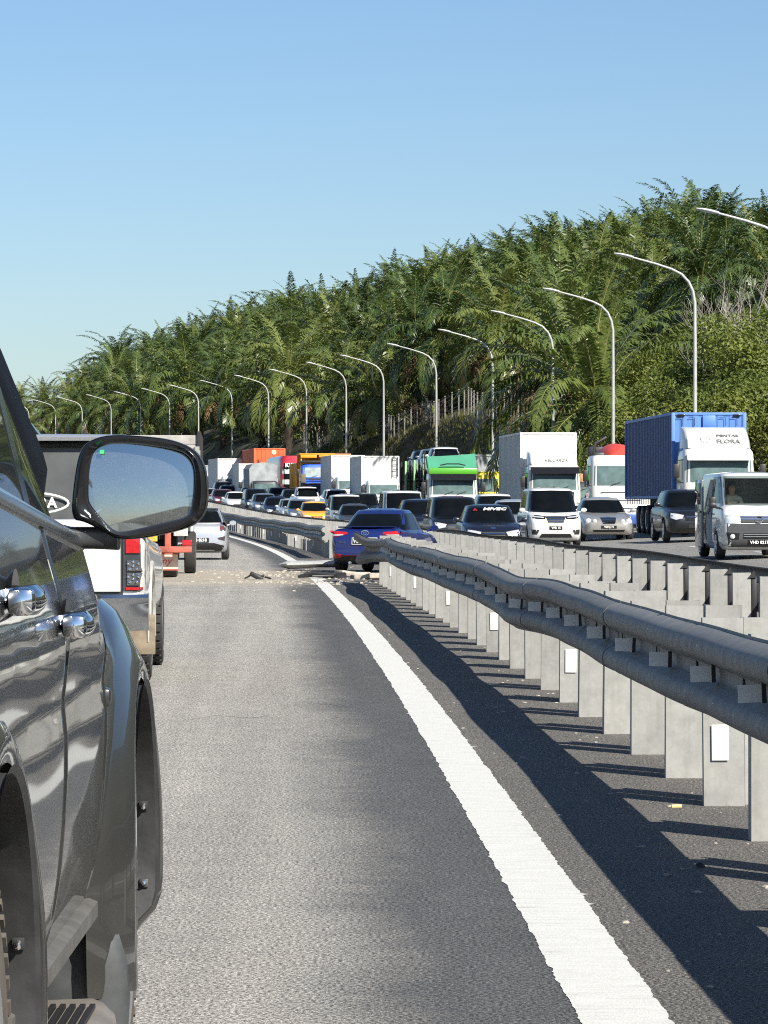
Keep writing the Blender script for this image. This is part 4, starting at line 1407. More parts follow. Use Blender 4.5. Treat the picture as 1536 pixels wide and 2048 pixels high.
# concrete mixer, white cab, red drum
t = lorry('mixer_lorry', 'concrete mixer lorry with a white cab and red drum behind the blue truck', 1243, 140)
cab_build(t, 2.4, 3.0, P_LW, low=P_LBLUE, face='plain')
mb = MB(); rg = [(.1, 2.2), (.55, 2.22), (.70, 2.45), (.78, 3.2), (.76, 4.4), (.62, 5.6), (.4, 6.6)]
mb.lathe(rg, 'y', (0, 0, 0), 24); dm = mb.build('mixer_drum', plain('drum_red', (.55, .06, .04), .5, var=.15), t, (.30, 0, 2.55)); dm.rotation_euler = (R(3), 0, 0)
mb = MB(); mb.box((-.62, 2.25, 2.9), (.5, .3, .5), bev=.08); mb.tube([(-.9, 2.2, 2.5), (-.75, 2.2, 3.5), (-.3, 2.3, 3.75)], .06, 6); mb.build('drum_drive', M_BLACK, t)
chassis(t, 1.2, 7, [5.0, 6.3])
mb = MB(); mb.box((0, 6.7, 3.2), (1.0, .5, .5), bev=.1); mb.tube([(0, 6.6, 2.6), (0, 7.4, 1.6)], .18, 8); mb.build('chute', M_BLACK, t)

# white container truck
t = lorry('container_truck', 'white container truck with a white cab, dark visor and amber stripe', 1110, 154)
cab_build(t, 2.35, 2.85, P_LW, visor=M_BLACKGLOSS, low=plain('amber_stripe', (.7, .33, .06), .5), deflector=(P_LW, .62))
text('KELUARGA', .2, plain('grey_ink', (.12, .12, .11), .6), t, (.1, .372, 3.0), (R(90) - .573, 0, 0), shear=.2)
cargo_box(t, 2.45, 2.3, 8.5, 1.15, 4.25, P_BOXW, rib=.5, depth=.02, side_mat=plain('box_grey_side', (.46, .46, .45), .6, var=.08, scale=1.5))
chassis(t, 1.2, 9.4, [7.2, 8.5])

# timber-sided lorry between them
t = lorry('timber_lorry', 'lorry bed with brown timber sideboards between the white truck and mixer', 1187, 157)
cab_build(t, 1.9, 2.0, P_DGREY)
for sx in (-1, 1):
    for k in range(4):
        mb = MB(); mb.box((sx * 1.0, 3.7, 1.25 + k * .27), (.04, 3.6, .25), bev=.008); mb.build('plank', M_TIMBER, t)
for k in range(9):
    mb = MB(); mb.box((-.96 + k * .24, 2.0, 1.75), (.22, .05, 1.3), bev=.01); mb.build('plank', M_TIMBER, t)
chassis(t, 1.2, 4.6, [4.2], 2.0)

# yellow-fronted lorry mostly hidden
t = lorry('tarpaulin_lorry', 'lorry with yellow cab trim and pale tarpaulin hidden behind the white container truck', 962, 184)
cab_build(t, 2.3, 2.7, col('lorry_yellow', (.75, .6, .03), metal=0.))
cargo_box(t, 2.4, 2.2, 6, 1.1, 3.6, M_TARP, rib=.8, name='tarpaulin')
chassis(t, 1.2, 7, [6])

# car transporter
t = lorry('car_transporter', 'car transporter with a green canvas deflector, lime cab top and cars on deck', 907, 168)
bv = cab_build(t, 2.4, 2.75, P_LW, visor=M_BLACKGLOSS, face='plain')
mb = MB(); mb.box((0, .55, 2.78), (2.36, .9, .32), bev=.08); mb.build('roof_cap', P_LIME, t)
mb = MB()
mb.loft([[(-1.15, .45 + .1 * math.sin(k), 2.92), (1.15, .45, 2.95), (1.12, .8, 3.62), (.4, .72, 3.55), (-.5, .72, 3.50), (-1.2, .8, 3.48)] if k == 0 else
         [(-1.15, 1.3, 2.92), (1.15, 1.3, 2.95), (1.12, 1.4, 3.6), (.4, 1.4, 3.53), (-.5, 1.4, 3.48), (-1.2, 1.4, 3.46)] for k in (0, 1)])
mb.build('canvas_deflector', P_GREENC, t)
for sd in (-1, 1):
    mb = MB(); mb.box((sd * 1.0, -.11, .86), (.3, .06, .34), bev=.05); mb.build('corner_panel', plain('corner_yellow', (.8, .68, .03), .5), t)
mb = MB(); mb.box((-.05, .0, 1.53), (1.0, .02, .15)); mb.build('dash_sign', plain('sign_red', (.5, .03, .03), .6), t)
text('HAVANA', .12, M_WHITE, t, (-.05, -.02, 1.53), FACE_MINUS_Y)
mb = MB(); mb.tube([(-.6, .35, 3.05), (-.3, .3, 3.12), (.3, .3, 3.12), (.6, .35, 3.05)], .03, 6); mb.build('roof_bar', M_BLACK, t)
chassis(t, 1.2, 15, [10, 11.3, 12.6])
for zz, nm in ((1.15, 'lower_deck'), (2.45, 'upper_deck')):
    mb = MB()
    for sx in (-.85, .85):
        mb.box((sx, 8.6, zz), (.55, 12.6, .07))
    for k in range(9):
        mb.box((0, 2.6 + k * 1.5, zz - .05), (2.3, .1, .08))
    mb.build(nm, M_DK if False else M_UNDER, t)
for k in range(6):
    for sd in (-1, 1):
        mb = MB(); mb.box((sd * 1.17, 2.5 + k * 2.4, 2.1), (.09, .12, 2.6 if k else 3.0), bev=.01); mb.build('deck_post', M_UNDER if k % 2 else plain('lime_post', (.25, .5, .2), .6), t)
for k in range(2):
    mb = MB(); mb.tube([(-1.18, 2.2 + k * .5, 1.2), (-1.18, 2.2 + k * .5, 3.7)], .03, 6)
    for q in range(5):
        mb.tube([(-1.18, 2.2, 2.3 + q * .3), (-1.18, 2.7, 2.3 + q * .3)], .018, 5)
    mb.build('ladder', M_UNDER, t)
tb = t
for k, (yy, mm, ty, lab) in enumerate([(3.9, P_SILVER, 'suv', 'silver car riding foremost on the transporter\'s upper deck'),
                                      (8.6, P_GREYBLUE, 'suv', 'grey-blue car second on the transporter\'s upper deck'),
                                      (13.2, P_NAVY, 'suv', 'dark car rearmost on the transporter\'s upper deck')]):
    wp = tb.location + Matrix.Rotation(tb.rotation_euler.z, 3, 'Z') @ Vector((0, yy + .0, 2.49))
    make_car('carried_car', lab, 'car', ty, wp, tb.rotation_euler.z, mm, 'cars on the transporter', H=1.5, Wd=1.75, near=False, roof_mat=P_WHITE if k == 0 else None)
for k, (yy, mm, lab) in enumerate([(4.6, P_SILVER, 'car low on the transporter\'s lower deck behind the cab'), (9.4, P_DGREY, 'car on the transporter\'s lower deck towards the tail')]):
    wp = tb.location + Matrix.Rotation(tb.rotation_euler.z, 3, 'Z') @ Vector((0, yy, 1.19))
    make_car('carried_car', lab, 'car', 'hatch', wp, tb.rotation_euler.z, mm, 'cars on the transporter', H=1.22, Wd=1.7, near=False)

# white box lorries
def white_lorry(px, Y, label, Wb=2.2, Hb=3.7, L=7., cabh=2.3, matb=None, off=None, cm=None):
    t = lorry('box_lorry', label, px, Y, off=off)
    cab_build(t, Wb * .92, cabh, cm or P_LW, face='plain')
    cargo_box(t, Wb, 2.1, L, 1.0, Hb, matb or P_BOXW, rib=.45, depth=.018)
    chassis(t, 1.2, L + .8, [L * .78], Wb)
    return t
white_lorry(768, 212, 'white box lorry with a white cab nearest the transporter', 2.25, 3.75)
mb = MB()
for k in range(2):
    mb.tube([(-.0 + k * .3, 2.0, 2.5), (-.0 + k * .3, 2.0, 3.7)], .025, 5)
for q in range(4):
    mb.tube([(0, 2.0, 2.6 + q * .33), (.3, 2.0, 2.6 + q * .33)], .02, 5)
bl = [o for o in COL.objects if o.name.startswith('box_lorry')][-1]
mb.build('ladder', M_UNDER, bl, (.75, 0, 0))
white_lorry(703, 241, 'white box lorry between the blue tipper and the nearer white lorry', 2.25, 3.75)
white_lorry(508, 277, 'small white box lorry left of the grey tarpaulin lorry', 1.9, 3.2, 5.5, 2.0)
white_lorry(472, 293, 'large white box truck standing left of the orange container', 2.55, 3.55, 8, 2.1)
white_lorry(428, 312, 'farthest white lorry, half behind the wing mirror', 2.2, 2.9, 6, 2.2, matb=M_TARP)
# grey tarpaulin lorry
t = lorry('tarpaulin_lorry', 'grey tarpaulin-covered lorry beside the red coach', 531, 262)
cab_build(t, 1.9, 2.0, P_DGREY, face='plain')
mb = MB(); rg = []
for k in range(9):
    yy = 1.6 + k * .6; b_ = .03 * (k % 2)
    rg.append([(-1.02 - b_, yy, 1.5), (-1.05 - b_, yy, 2.9), (-.8, yy, 3.25 - b_), (0, yy, 3.38 - b_), (.8, yy, 3.25 - b_), (1.05 + b_, yy, 2.9), (1.02 + b_, yy, 1.5)])
mb.loft(rg); mb.build('tarpaulin', M_TARP, t, smooth=30)
chassis(t, 1.2, 5.4, [5.0], 2.0)

# blue-cabbed tipper
t = lorry('tipper_lorry', 'tipper lorry with a bright blue cab and yellow tipping body', 636, 252)
cab_build(t, 2.4, 3.15, col('tipper_blue', (.015, .10, .62), metal=.05, rough=.5), z0=.8, wsz=(.60, .89), glass=tinted('pale_windscreen', (.32, .37, .38), .1))
mb = MB()
for sd in (-1, 1):
    mb.box((sd * 1.22, 4.9, 2.4), (.1, 5.2, 1.7), bev=.02)
    for k in range(6):
        mb.box((sd * 1.28, 2.7 + k * .9, 2.4), (.07, .1, 1.6), bev=.01)
mb.box((0, 2.35, 2.65), (2.5, .1, 2.3), bev=.02); mb.box((0, 7.5, 2.4), (2.5, .1, 1.7), bev=.02); mb.box((0, 4.9, 1.5), (2.5, 5.2, .1))
mb.box((0, 1.3, 3.85), (2.55, 1.9, .09), bev=.02)
mb.box((-.62, .42, 3.72), (1.15, .1, .26), bev=.02); mb.box((.66, .42, 3.75), (1.1, .1, .26), bev=.02)
bdt = mb.build('tipping_body', P_TYEL, t)
mb = MB(); mb.box((0, .4, 3.3), (2.4, .5, .16), bev=.03); mb.build('roof_box', M_BLACK, t)
mb = MB(); mb.tube([(-1.15, .5, 1.6), (-1.15, .5, 3.7)], .05, 6); mb.build('stanchion', P_TYEL, t)
mb = MB(); mb.box((-1.05, .1, 1.95), (.36, .3, 1.0), bev=.04); mb.build('air_cleaner', plain('olive_panel', (.12, .10, .05), .6), t)
chassis(t, 1.2, 7, [5.0, 6.3])

# red coach
X, off = PX(587, 268)
t = lorry('coach', 'red coach with a black windscreen and white lettering above it', 592, 268, cat='bus')
mb = MB(); rg = []
for a, k in ((0, .97), (.1, 1), (.5, 1), (.85, .98), (.95, .93), (1, .8)):
    rg.append(superring(.02 + .3 * max(0, a - .3), 11.5, 1.25 * k, .35 + 3.35 * a, 9, 44, bow=.1))
mb.loft(rg); me = mb.mesh('body', [P_LRED], smooth=40)
bm = bmesh.new(); bm.from_mesh(me); bv = BVHTree.FromBMesh(bm); bm.free()
obj('body', me, t)
decal('windscreen', bv, [(-1.1, 3.15), (1.1, 3.15)], [(-1.15, 1.2), (1.15, 1.2)], 'F', M_GLASS, t, .01, 10, 8)
decal('glass_band', bv, [(.6, 2.9), (11, 2.9)], [(.5, 2.0), (11, 2.0)], 'P', M_GLASS, t, .01, 14, 3)
for zz in (1.55, 2.35):
    decal('sun_blind', bv, [(-1.0, zz + .35), (-.2, zz + .35)], [(-1.0, zz), (-.1, zz)], 'F', plain('pale_blind', (.55, .65, .6), .4), t, .02, 4, 2)
text('KKKL.SB', .42, plain('lettering_white', (.8, .8, .74), .5), t, (-.05, -.05, 2.98), (R(85), 0, 0), bold=.015)
mb = MB(); mb.box((0, .1, .6), (2.4, .2, .5), bev=.08); mb.build('bumper', P_WHITE, t)
add_wheels(t, [2.2, 8.8], 1.05, .48, .28)

# orange container truck
t = lorry('container_truck', 'orange container lorry rising above the queue, taller than its neighbours', 546, 284)
cab_build(t, 2.35, 2.7, P_ORNG, deflector=(P_ORNG, .75))
cargo_box(t, 2.5, 2.4, 9, 1.2, 4.3, P_ORNG, rib=.35, depth=.03)
chassis(t, 1.2, 10, [7.5, 8.8])
mb = MB(); mb.lathe([(0, -.01), (.2, -.01), (.2, .01), (0, .01)], 'y', (.35, 2.38, 4.0), 16); mb.build('round_mark', plain('pale_mark', (.7, .45, .35), .6), t)
# an orange lorry body just showing over the tipper
t = lorry('container_truck', 'pale orange container top showing between the red coach and yellow tipper', 640, 266, off=14.6)
cab_build(t, 2.2, 2.5, P_ORNG)
cargo_box(t, 2.4, 2.2, 7, 1.1, 3.75, plain('pale_orange', (.66, .26, .10), .6), rib=.4)
chassis(t, 1.2, 8, [6.5])
# ------------------------------------------------------------------ the crashed blue sedan
def rear_car(name, label, px, Y, typ, mat, yaw, H, Wd, group=None):
    X = (px - 768) * Y / F_PX
    L = TYPES[typ]['L']
    c = Vector((X + math.sin(yaw) * L / 2, Y + math.cos(yaw) * L / 2, rise(Y)))
    return make_car(name, label, 'car', typ, c, math.pi - yaw, mat, group, H=H, Wd=Wd, rear=True)
vi = rear_car('sedan_car', 'crashed deep blue sedan stopped across the broken median guard rail', 729, 79.5, 'sedan', P_BLUE, R(13), 1.475, 1.73)
t, bvh, T, belt, roof, wm_ = vi
ye = T['L'] / 2
for sd in (-1, 1):
    lp = decal('tail_lamp', bvh, [(sd * .42, .935), (sd * .62, .955), (sd * .82, .97)], [(sd * .40, .895), (sd * .62, .84), (sd * .82, .83)], 'R', M_RED, t, .012, 8, 4)
    decal('lamp_lens', bvh, [(sd * .50, .885), (sd * .76, .885)], [(sd * .50, .865), (sd * .76, .845)], 'R', M_LAMP, lp, .02, 6, 1)
    decal('corner_reflector', bvh, [(sd * .54, .44), (sd * .72, .46)], [(sd * .56, .36), (sd * .71, .34)], 'R', M_RED, t, .02, 4, 3)
mb = MB(); rg = []
for k in range(13):
    x = -.66 + 1.32 * k / 12
    yy = ye - .14 - .10 * (x / .66) ** 2
    rg.append([(x, yy - .10, 1.035), (x, yy + .04, 1.062), (x, yy + .055, 1.055), (x, yy - .0, 1.03)])
mb.loft(rg); mb.build('boot_spoiler', P_BLUE, t)
decal('diffuser', bvh, [(-.72, .345), (-.45, .40), (.45, .40), (.72, .345)], [(-.62, .25), (-.4, .25), (.4, .25), (.62, .25)], 'R', M_BLACK, t, .012, 14, 3)
decal('red_trim', bvh, [(-.72, .362), (-.45, .418), (.45, .418), (.72, .362)], [(-.72, .345), (-.45, .40), (.45, .40), (.72, .345)], 'R', plain('red_trim', (.4, .03, .05), .4), t, .02, 14, 1)
decal('bumper_groove', bvh, [(-.5, .635), (.5, .635)], [(-.5, .625), (.5, .625)], 'R', M_BLACK, t, .002, 8, 1)
decal('plate_recess', bvh, [(-.36, .84), (.36, .84)], [(-.34, .64), (.34, .64)], 'R', P_BLUE, t, .002, 6, 3)
decal('number_plate', bvh, [(-.28, .80), (.28, .80)], [(-.28, .67), (.28, .67)], 'R', M_PLATE, t, .02, 4, 1)
h = bvh.ray_cast(Vector((0, 20, .735)), Vector((0, -1, 0)))[0]
text('VEQ 3239', .125, M_WHITE, t, (0, h.y + .026, .735), FACE_PLUS_Y, bold=.004)
for z0_, z1_ in ((.80, .812), (.658, .67)):
    decal('plate_frame', bvh, [(-.29, z1_), (.29, z1_)], [(-.29, z0_), (.29, z0_)], 'R', M_WHITE, t, .024, 2, 1)
for x0_, x1_ in ((-.292, -.28), (.28, .292)):
    decal('plate_frame', bvh, [(x0_, .812), (x1_, .812)], [(x0_, .658), (x1_, .658)], 'R', M_WHITE, t, .024, 2, 1)
h2 = bvh.ray_cast(Vector((0, 20, .92)), Vector((0, -1, 0)))[0]
for a, b_, o_ in ((.085, .055, 0), (.028, .05, 0), (.06, .02, .025)):
    mb = MB(); mb.tube([(a * math.cos(q), h2.y + .02, .92 + o_ + b_ * math.sin(q)) for q in [2 * math.pi * k / 18 for k in range(19)]], .008, 5); mb.build('badge', M_CHROME, t)
text('VIOS', .045, M_CHROME, t, (.52, h.y + .01, .70), FACE_PLUS_Y, sx=1.4)
mb = MB(); mb.loft([[(-.012, .55, 1.50), (.012, .55, 1.50), (.012, .75, 1.49), (-.012, .75, 1.49)], [(-.006, .70, 1.58), (.006, .70, 1.58), (.006, .74, 1.58), (-.006, .74, 1.58)]]); mb.build('shark_fin', P_BLUE, t)
mb = MB(); mb.tube([(.35, ye - .3, .24), (.35, ye - .02, .25)], .03, 8); mb.build('exhaust', M_RIM, t)
mb = MB(); mb.box((0, ye - .9, .3), (1.3, .6, .1), bev=.03); mb.build('axle_beam', M_UNDER, t)

# silver hatchback ahead
my = rear_car('hatchback_car', 'silver hatchback driving away, half hidden by the black wing mirror', 398, 100, 'hatch', P_SILVER, R(-2), 1.5, 1.66)
t, bvh, T, belt, roof, wm_ = my
ye = T['L'] / 2
M_SMOKE = plain('smoked_lamp', (.06, .045, .05), .15, coat=.6)
for sd in (-1, 1):
    lp = decal('tail_lamp', bvh, [(sd * .60, 1.06), (sd * .70, 1.07), (sd * .77, 1.05)], [(sd * .58, .84), (sd * .68, .80), (sd * .80, .86)], 'R', M_SMOKE, t, .012, 5, 5)
    decal('lamp_lens', bvh, [(sd * .62, 1.0), (sd * .66, 1.0)], [(sd * .60, .86), (sd * .64, .86)], 'R', M_RED, lp, .018, 2, 4)
    decal('vent_trim', bvh, [(sd * .52, .62), (sd * .74, .68)], [(sd * .56, .58), (sd * .72, .54)], 'R', M_SMOKE, t, .01, 5, 3)
decal('lower_bumper', bvh, [(-.72, .40), (-.42, .48), (.42, .48), (.72, .40)], [(-.62, .24), (-.3, .24), (.3, .24), (.62, .24)], 'R', M_BLACK, t, .012, 12, 4)
decal('number_plate', bvh, [(-.28, .62), (.28, .62)], [(-.28, .50), (.28, .50)], 'R', M_PLATE, t, .03, 4, 1)
h = bvh.ray_cast(Vector((0, 20, .56)), Vector((0, -1, 0)))[0]
text('JUB 8218', .115, M_WHITE, t, (0, h.y + .036, .56), FACE_PLUS_Y, bold=.004)
mb = MB(); rg = []
for k in range(11):
    x = -.56 + 1.12 * k / 10
    yy = 1.50 - .06 * (x / .56) ** 2
    rg.append([(x, yy - .2, 1.47), (x, yy + .1, 1.475), (x, yy + .12, 1.46), (x, yy - .1, 1.43)])
mb.loft(rg); mb.build('roof_spoiler', P_SILVER, t)
decal('tailgate_crease', bvh, [(-.55, .88), (.55, .88)], [(-.55, .872), (.55, .872)], 'R', M_BLACK, t, .001, 6, 1)
text('1.5', .05, M_CHROME, t, (.45, h.y - .02, .78), FACE_PLUS_Y)

# ------------------------------------------------------------------ old lorry in the next lane (rear)
Y = 74.5; X = (413 - 768) * Y / F_PX - 1.36
t = thing('flatbed_lorry', 'old grey lorry seen from behind with orange plates and a red rear frame', 'truck', (X, Y, 0), math.pi + heading(Y))
M_GWOOD = plain('weathered_grey_boards', (.30, .29, .27), .85, var=.3, scale=3, bumpy=.3)
Z0, Z1 = 1.35, 3.05
for k in range(8):
    mb = MB(); mb.box((0, -.06, Z0 + .1 + k * .21), (2.36, .05, .2), bev=.01); mb.build('tail_board', M_GWOOD, t)
    for sd in (-1, 1):
        mb = MB(); mb.box((sd * 1.17, -3.1, Z0 + .1 + k * .21), (.05, 6.0, .2), bev=.01); mb.build('side_board', M_GWOOD, t)
for sd in (-1, 1):
    for yy in (-.02, -2, -4, -6):
        mb = MB(); mb.box((sd * 1.2, yy, 2.2), (.08, .09, 1.8), bev=.01); mb.build('stake', M_UNDER, t)
mb = MB(); mb.box((0, -3.1, Z0 - .04), (2.36, 6.1, .1)); mb.build('load_floor', M_UNDER, t)
mb = MB(); mb.box((-.98, .04, 2.62), (.5, .03, .16)); mb.box((-1.16, .02, 2.7), (.1, .1, .16)); mb.build('hinge_plate', M_GALV, t)
mb = MB()
for sx in (-.42, .42):
    mb.box((sx, -3.3, .95), (.12, 6.4, .24))
mb.build('chassis', M_UNDER, t)
mb = MB(); mb.box((0, .05, .62), (2.1, .12, .13), bev=.015); mb.box((-.55, .02, .9), (.13, .1, .55), bev=.01); mb.box((.55, .02, .9), (.13, .1, .55), bev=.01); mb.build('rear_frame', M_RUST, t)
M_OPLATE = plain('orange_reflective', (.78, .36, .05), .5, var=.25, scale=18)
for sx in (-.02, .82):
    mb = MB(); mb.box((sx, .08, .96), (.62, .02, .34), bev=.006); mb.build('reflective_plate', M_OPLATE, t)
mb = MB(); mb.box((-.82, .06, 1.05), (.3, .03, .3), bev=.01); mb.build('number_plate', plain('pale_plate', (.5, .5, .47), .6), t)
for k, sx in enumerate((-.38, .42)):
    mb = MB(); mb.box((sx, -.25, .36), (.76, .03, .34), bev=.01); mf = mb.build('mud_flap', plain('cream_flap', (.7, .52, .4), .7, var=.15), t)
    mb = MB(); mb.box((sx, -.235, .53), (.78, .02, .03)); mb.box((sx, -.235, .19), (.78, .02, .03)); mb.build('flap_edge', M_RUST, mf)
    text('Jorny', .22, plain('flap_red', (.5, .08, .06), .7), t, (sx, -.23, .37), FACE_PLUS_Y, shear=.3)
for sd in (-1, 1):
    mb = MB(); mb.box((sd * .95, .06, .76), (.2, .05, .12), bev=.01); mb.build('tail_lamp', M_RED, t)
add_wheels(t, [-1.5], .50, .48, .46)
add_wheels(t, [-5.8], .95, .48, .26)
mb = MB(); rg = []
for a, k in ((0, .97), (.5, 1.0), (.9, .95), (1, .85)):
    rg.append(superring(-8.2, -6.4, 1.05 * k, .7 + 1.6 * a, 8, 36))
mb.loft(rg); mb.build('cab', P_LW, t)

# ------------------------------------------------------------------ white pickup with a canopy (rear)
Y = 29.6; s_ = F_PX / Y
XR = (296 - 768) / s_
t = thing('pickup_truck', 'white pickup with a dark-glazed canopy, chrome bumper and tall tail lamps', 'pickup', (XR - .93, Y, 0), math.pi + heading(Y))
P_PW = col('pickup_white', (.62, .62, .60), metal=0., rough=.45, dirt=.6)
# front at -y: the tail stands at y = 0
top = [(-5.2, .85), (-5.1, 1.0), (-4.8, 1.12), (-4.0, 1.2), (-3, 1.22), (-1.5, 1.28), (-.2, 1.36), (-.03, 1.36), (0, 1.33)]
wid = [(-5.2, .7), (-5.1, .83), (-4.8, .9), (-3.8, .925), (-.5, .925), (-.12, .915), (-.02, .90), (0, .885)]
bot = [(-5.2, .6), (-5, .5), (-.6, .52), (-.1, .66), (0, .72)]
me = body_loft(top, wid, bot).mesh('body', [P_PW, M_UNDER])
cut = MB()
for yw in (-4.2, -1.15):
    for sd in (-1, 1):
        cut.lathe([(.5, sd * .6), (.5, sd * 1.2)], 'x', (0, yw, .44), 24, 1)
me = boolean_cut(me, cut, [P_PW, M_UNDER])
bm = bmesh.new(); bm.from_mesh(me); bvh = BVHTree.FromBMesh(bm); bm.free()
obj('body', me, t)
mb = MB(); rg = []
for a, k in ((0, 0), (.5, .5), (.9, .92), (.97, 1.05), (1, 1.25)):
    rg.append(superring(-3.9 + .9 * k, -.03 - .22 * k, .885 - .12 * min(k, 1) - max(0, k - 1) * .4, 1.32 + .78 * a, 9, 44, bow=.06))
rg.append([(p[0] * .6, (p[1] + 1.7) * .7 - 1.7, 2.125) for p in rg[-1]])
mb.loft(rg); cm_ = mb.mesh('canopy', [M_BLACKGLOSS], smooth=45)
bm = bmesh.new(); bm.from_mesh(cm_); cb = BVHTree.FromBMesh(bm); bm.free()
cn = obj('canopy', cm_, t)
rgs = decal('rear_window', cb, [(-.70, 2.0), (.70, 2.0)], [(-.80, 1.40), (.80, 1.40)], 'R', tinted('canopy_glass', (.07, .075, .075), .12), t, .01, 10, 5)
for ax in ('S', 'P'):
    decal('side_window', cb, [(-2.9, 1.95), (-.45, 1.95)], [(-3.2, 1.42), (-.3, 1.42)], ax, M_GLASS, t, .008, 8, 3)
mb = MB(); rg = []
for k in range(11):
    x = -.74 + 1.48 * k / 10
    rg.append([(x, -.36, 2.10 + .02 * math.cos(x)), (x, -.14, 2.11), (x, -.10, 2.09), (x, -.12, 2.06)])
mb.loft(rg); mb.build('roof_lip', P_SILVER, t)
mb = MB(); mb.loft([[(-.10, -.6, 2.12), (.10, -.6, 2.12), (.10, -.2, 2.12), (-.10, -.2, 2.12)], [(-.03, -.32, 2.22), (.05, -.32, 2.22), (.05, -.22, 2.22), (-.03, -.22, 2.22)]]); mb.build('roof_fin', M_BLACKGLOSS, t, (.08 + .02, 0, 0))
decal('tailgate', bvh, [(-.70, 1.33), (.70, 1.33)], [(-.70, .80), (.70, .80)], 'R', P_PW, t, .03, 10, 5)
decal('tailgate_gap', bvh, [(-.72, 1.34), (.72, 1.34)], [(-.72, .765), (.72, .765)], 'R', M_UNDER, t, .008, 8, 5)
decal('window_sill_band', cb, [(-.82, 1.40), (.82, 1.40)], [(-.84, 1.34), (.84, 1.34)], 'R', P_SILVER, t, .02, 8, 1)
# tall clustered tail lamps
M_CLEAR = plain('smoky_clear_lens', (.10, .10, .10), .12, .3, var=.4, scale=40, coat=.5)
for sd in (-1, 1):
    x0, x1 = .725, .905
    hs = decal('tail_lamp', bvh, [(sd * x0, 1.33), (sd * x1, 1.33)], [(sd * x0, .80), (sd * x1, .80)], 'R', plain('lamp_bezel', (.04, .045, .05), .25), t, .02, 4, 8)
    decal('brake_lens', bvh, [(sd * (x0 + .02), 1.31), (sd * (x1 - .05), 1.31)], [(sd * (x0 + .02), 1.12), (sd * (x1 - .04), 1.12)], 'R', M_RED, hs, .035, 4, 4)
    decal('clear_lens', bvh, [(sd * (x0 + .03), 1.06), (sd * (x1 - .05), 1.06)], [(sd * (x0 + .03), .97), (sd * (x1 - .02), .97)], 'R', M_CLEAR, hs, .035, 4, 3)
    decal('clear_lens', bvh, [(sd * (x0 + .03), .955), (sd * (x1 - .02), .955)], [(sd * (x0 + .03), .85), (sd * (x1 - .05), .85)], 'R', M_CLEAR, hs, .035, 4, 3)
    decal('red_strip', bvh, [(sd * (x0 + .02), .835), (sd * (x1 - .02), .835)], [(sd * (x0 + .02), .812), (sd * (x1 - .02), .812)], 'R', M_RED, hs, .03, 3, 1)
    for cz in (1.015, .905):
        for dx, dz_ in ((0, 0), (.045, .02), (-.04, .018), (.03, -.025), (-.03, -.026), (.0, .036)):
            mb = MB(); mb.lathe([(0, .012), (.008, .01), (.014, .003), (.014, -.02)], 'y', (0, 0, 0), 8)
            h = bvh.ray_cast(Vector((sd * (x0 + .082 + dx), 20, cz + dz_)), Vector((0, -1, 0)))[0]
            if h: mb.build('lamp_cell', M_CHROME, hs, (sd * (x0 + .082 + dx), h.y + .036, cz + dz_))
mb = MB(); rg = []
for k in range(15):
    x = -.93 + 1.86 * k / 14
    e = abs(x / .93) ** 6
    yy = .13 - .16 * e
    rg.append([(x, yy - .25, .78), (x, yy - .02, .775), (x, yy, .745), (x, yy - .03, .69), (x, yy - .015, .60), (x, yy - .09, .47), (x, yy - .25, .46)])
mb.loft(rg); bp_ = mb.build('rear_bumper', plain('dull_chrome', (.46, .49, .53), .12, 1.0, var=.12, scale=3), t, smooth=50)
mb = MB(); mb.box((0, .135, .68), (.6, .02, .14), bev=.006); mb.build('number_plate', M_PLATE, bp_)
for sd in (-1, 1):
    mb = MB(); rg = []
    for k in range(13):
        a = R(-10 + 200 * k / 12)
        rg.append([(sd * .905, -1.15 + rr * math.cos(a), .46 + rr * math.sin(a)) if q in (0, 3) else (sd * .935, -1.15 + rr * math.cos(a), .46 + rr * math.sin(a)) for q, rr in enumerate((.50, .51, .57, .60))])
    mb.loft(rg); mb.build('wheel_flare', plain('dusty_flare', (.36, .35, .32), .5, var=.25), t)
    mb = MB(); mb.box((sd * .84, -.58, .42), (.26, .02, .34), bev=.008); mb.build('mud_flap', plain('muddy_flap', (.20, .165, .12), .9, var=.3, scale=8), t)
def knobbly(r, w):
    mb = MB(); mb.lathe([(r * .6, -w / 2), (r * .93, -w / 2), (r * .96, -w / 2 + .03), (r * .96, w / 2 - .03), (r * .93, w / 2), (r * .6, w / 2)], 'x', n=30)
    for k in range(30):
        a = 2 * math.pi * k / 30
        for q, xx in enumerate((-.36, -.12, .12, .36)):
            rot = Matrix.Rotation(a + (q % 2) * .1, 3, 'X')
            mb.box(rot @ Vector((xx * w, 0, r * .965)), (w * .2, r * .13, r * .06), rot=rot)
    return mb.mesh('wheel', M_RUBBER, smooth=30)
KN = knobbly(.40, .26)
KR = wheel_meshes(.40, .26)[1]
for yw in (-4.2, -1.15):
    for sd in (-1, 1):
        o = obj('wheel', KN, t, (sd * .785, yw, .40))
        if sd > 0: o.rotation_euler = (0, 0, math.pi)
        obj('rim', KR, o)
# oval sticker low in the canopy glass
h = cb.ray_cast(Vector((.0, 20, 1.53)), Vector((0, -1, 0)))[0]
mb = MB(); mb.tube([(.36 * math.cos(a), .0, .09 * math.sin(a)) for a in [2 * math.pi * k / 32 for k in range(33)]], .011, 6)
ov = mb.build('oval_sticker', M_WHITE, t, (.10, h.y + .03, 1.535))
text('WAYORA', .12, M_WHITE, t, (.10, h.y + .03, 1.535), FACE_PLUS_Y, bold=.004)

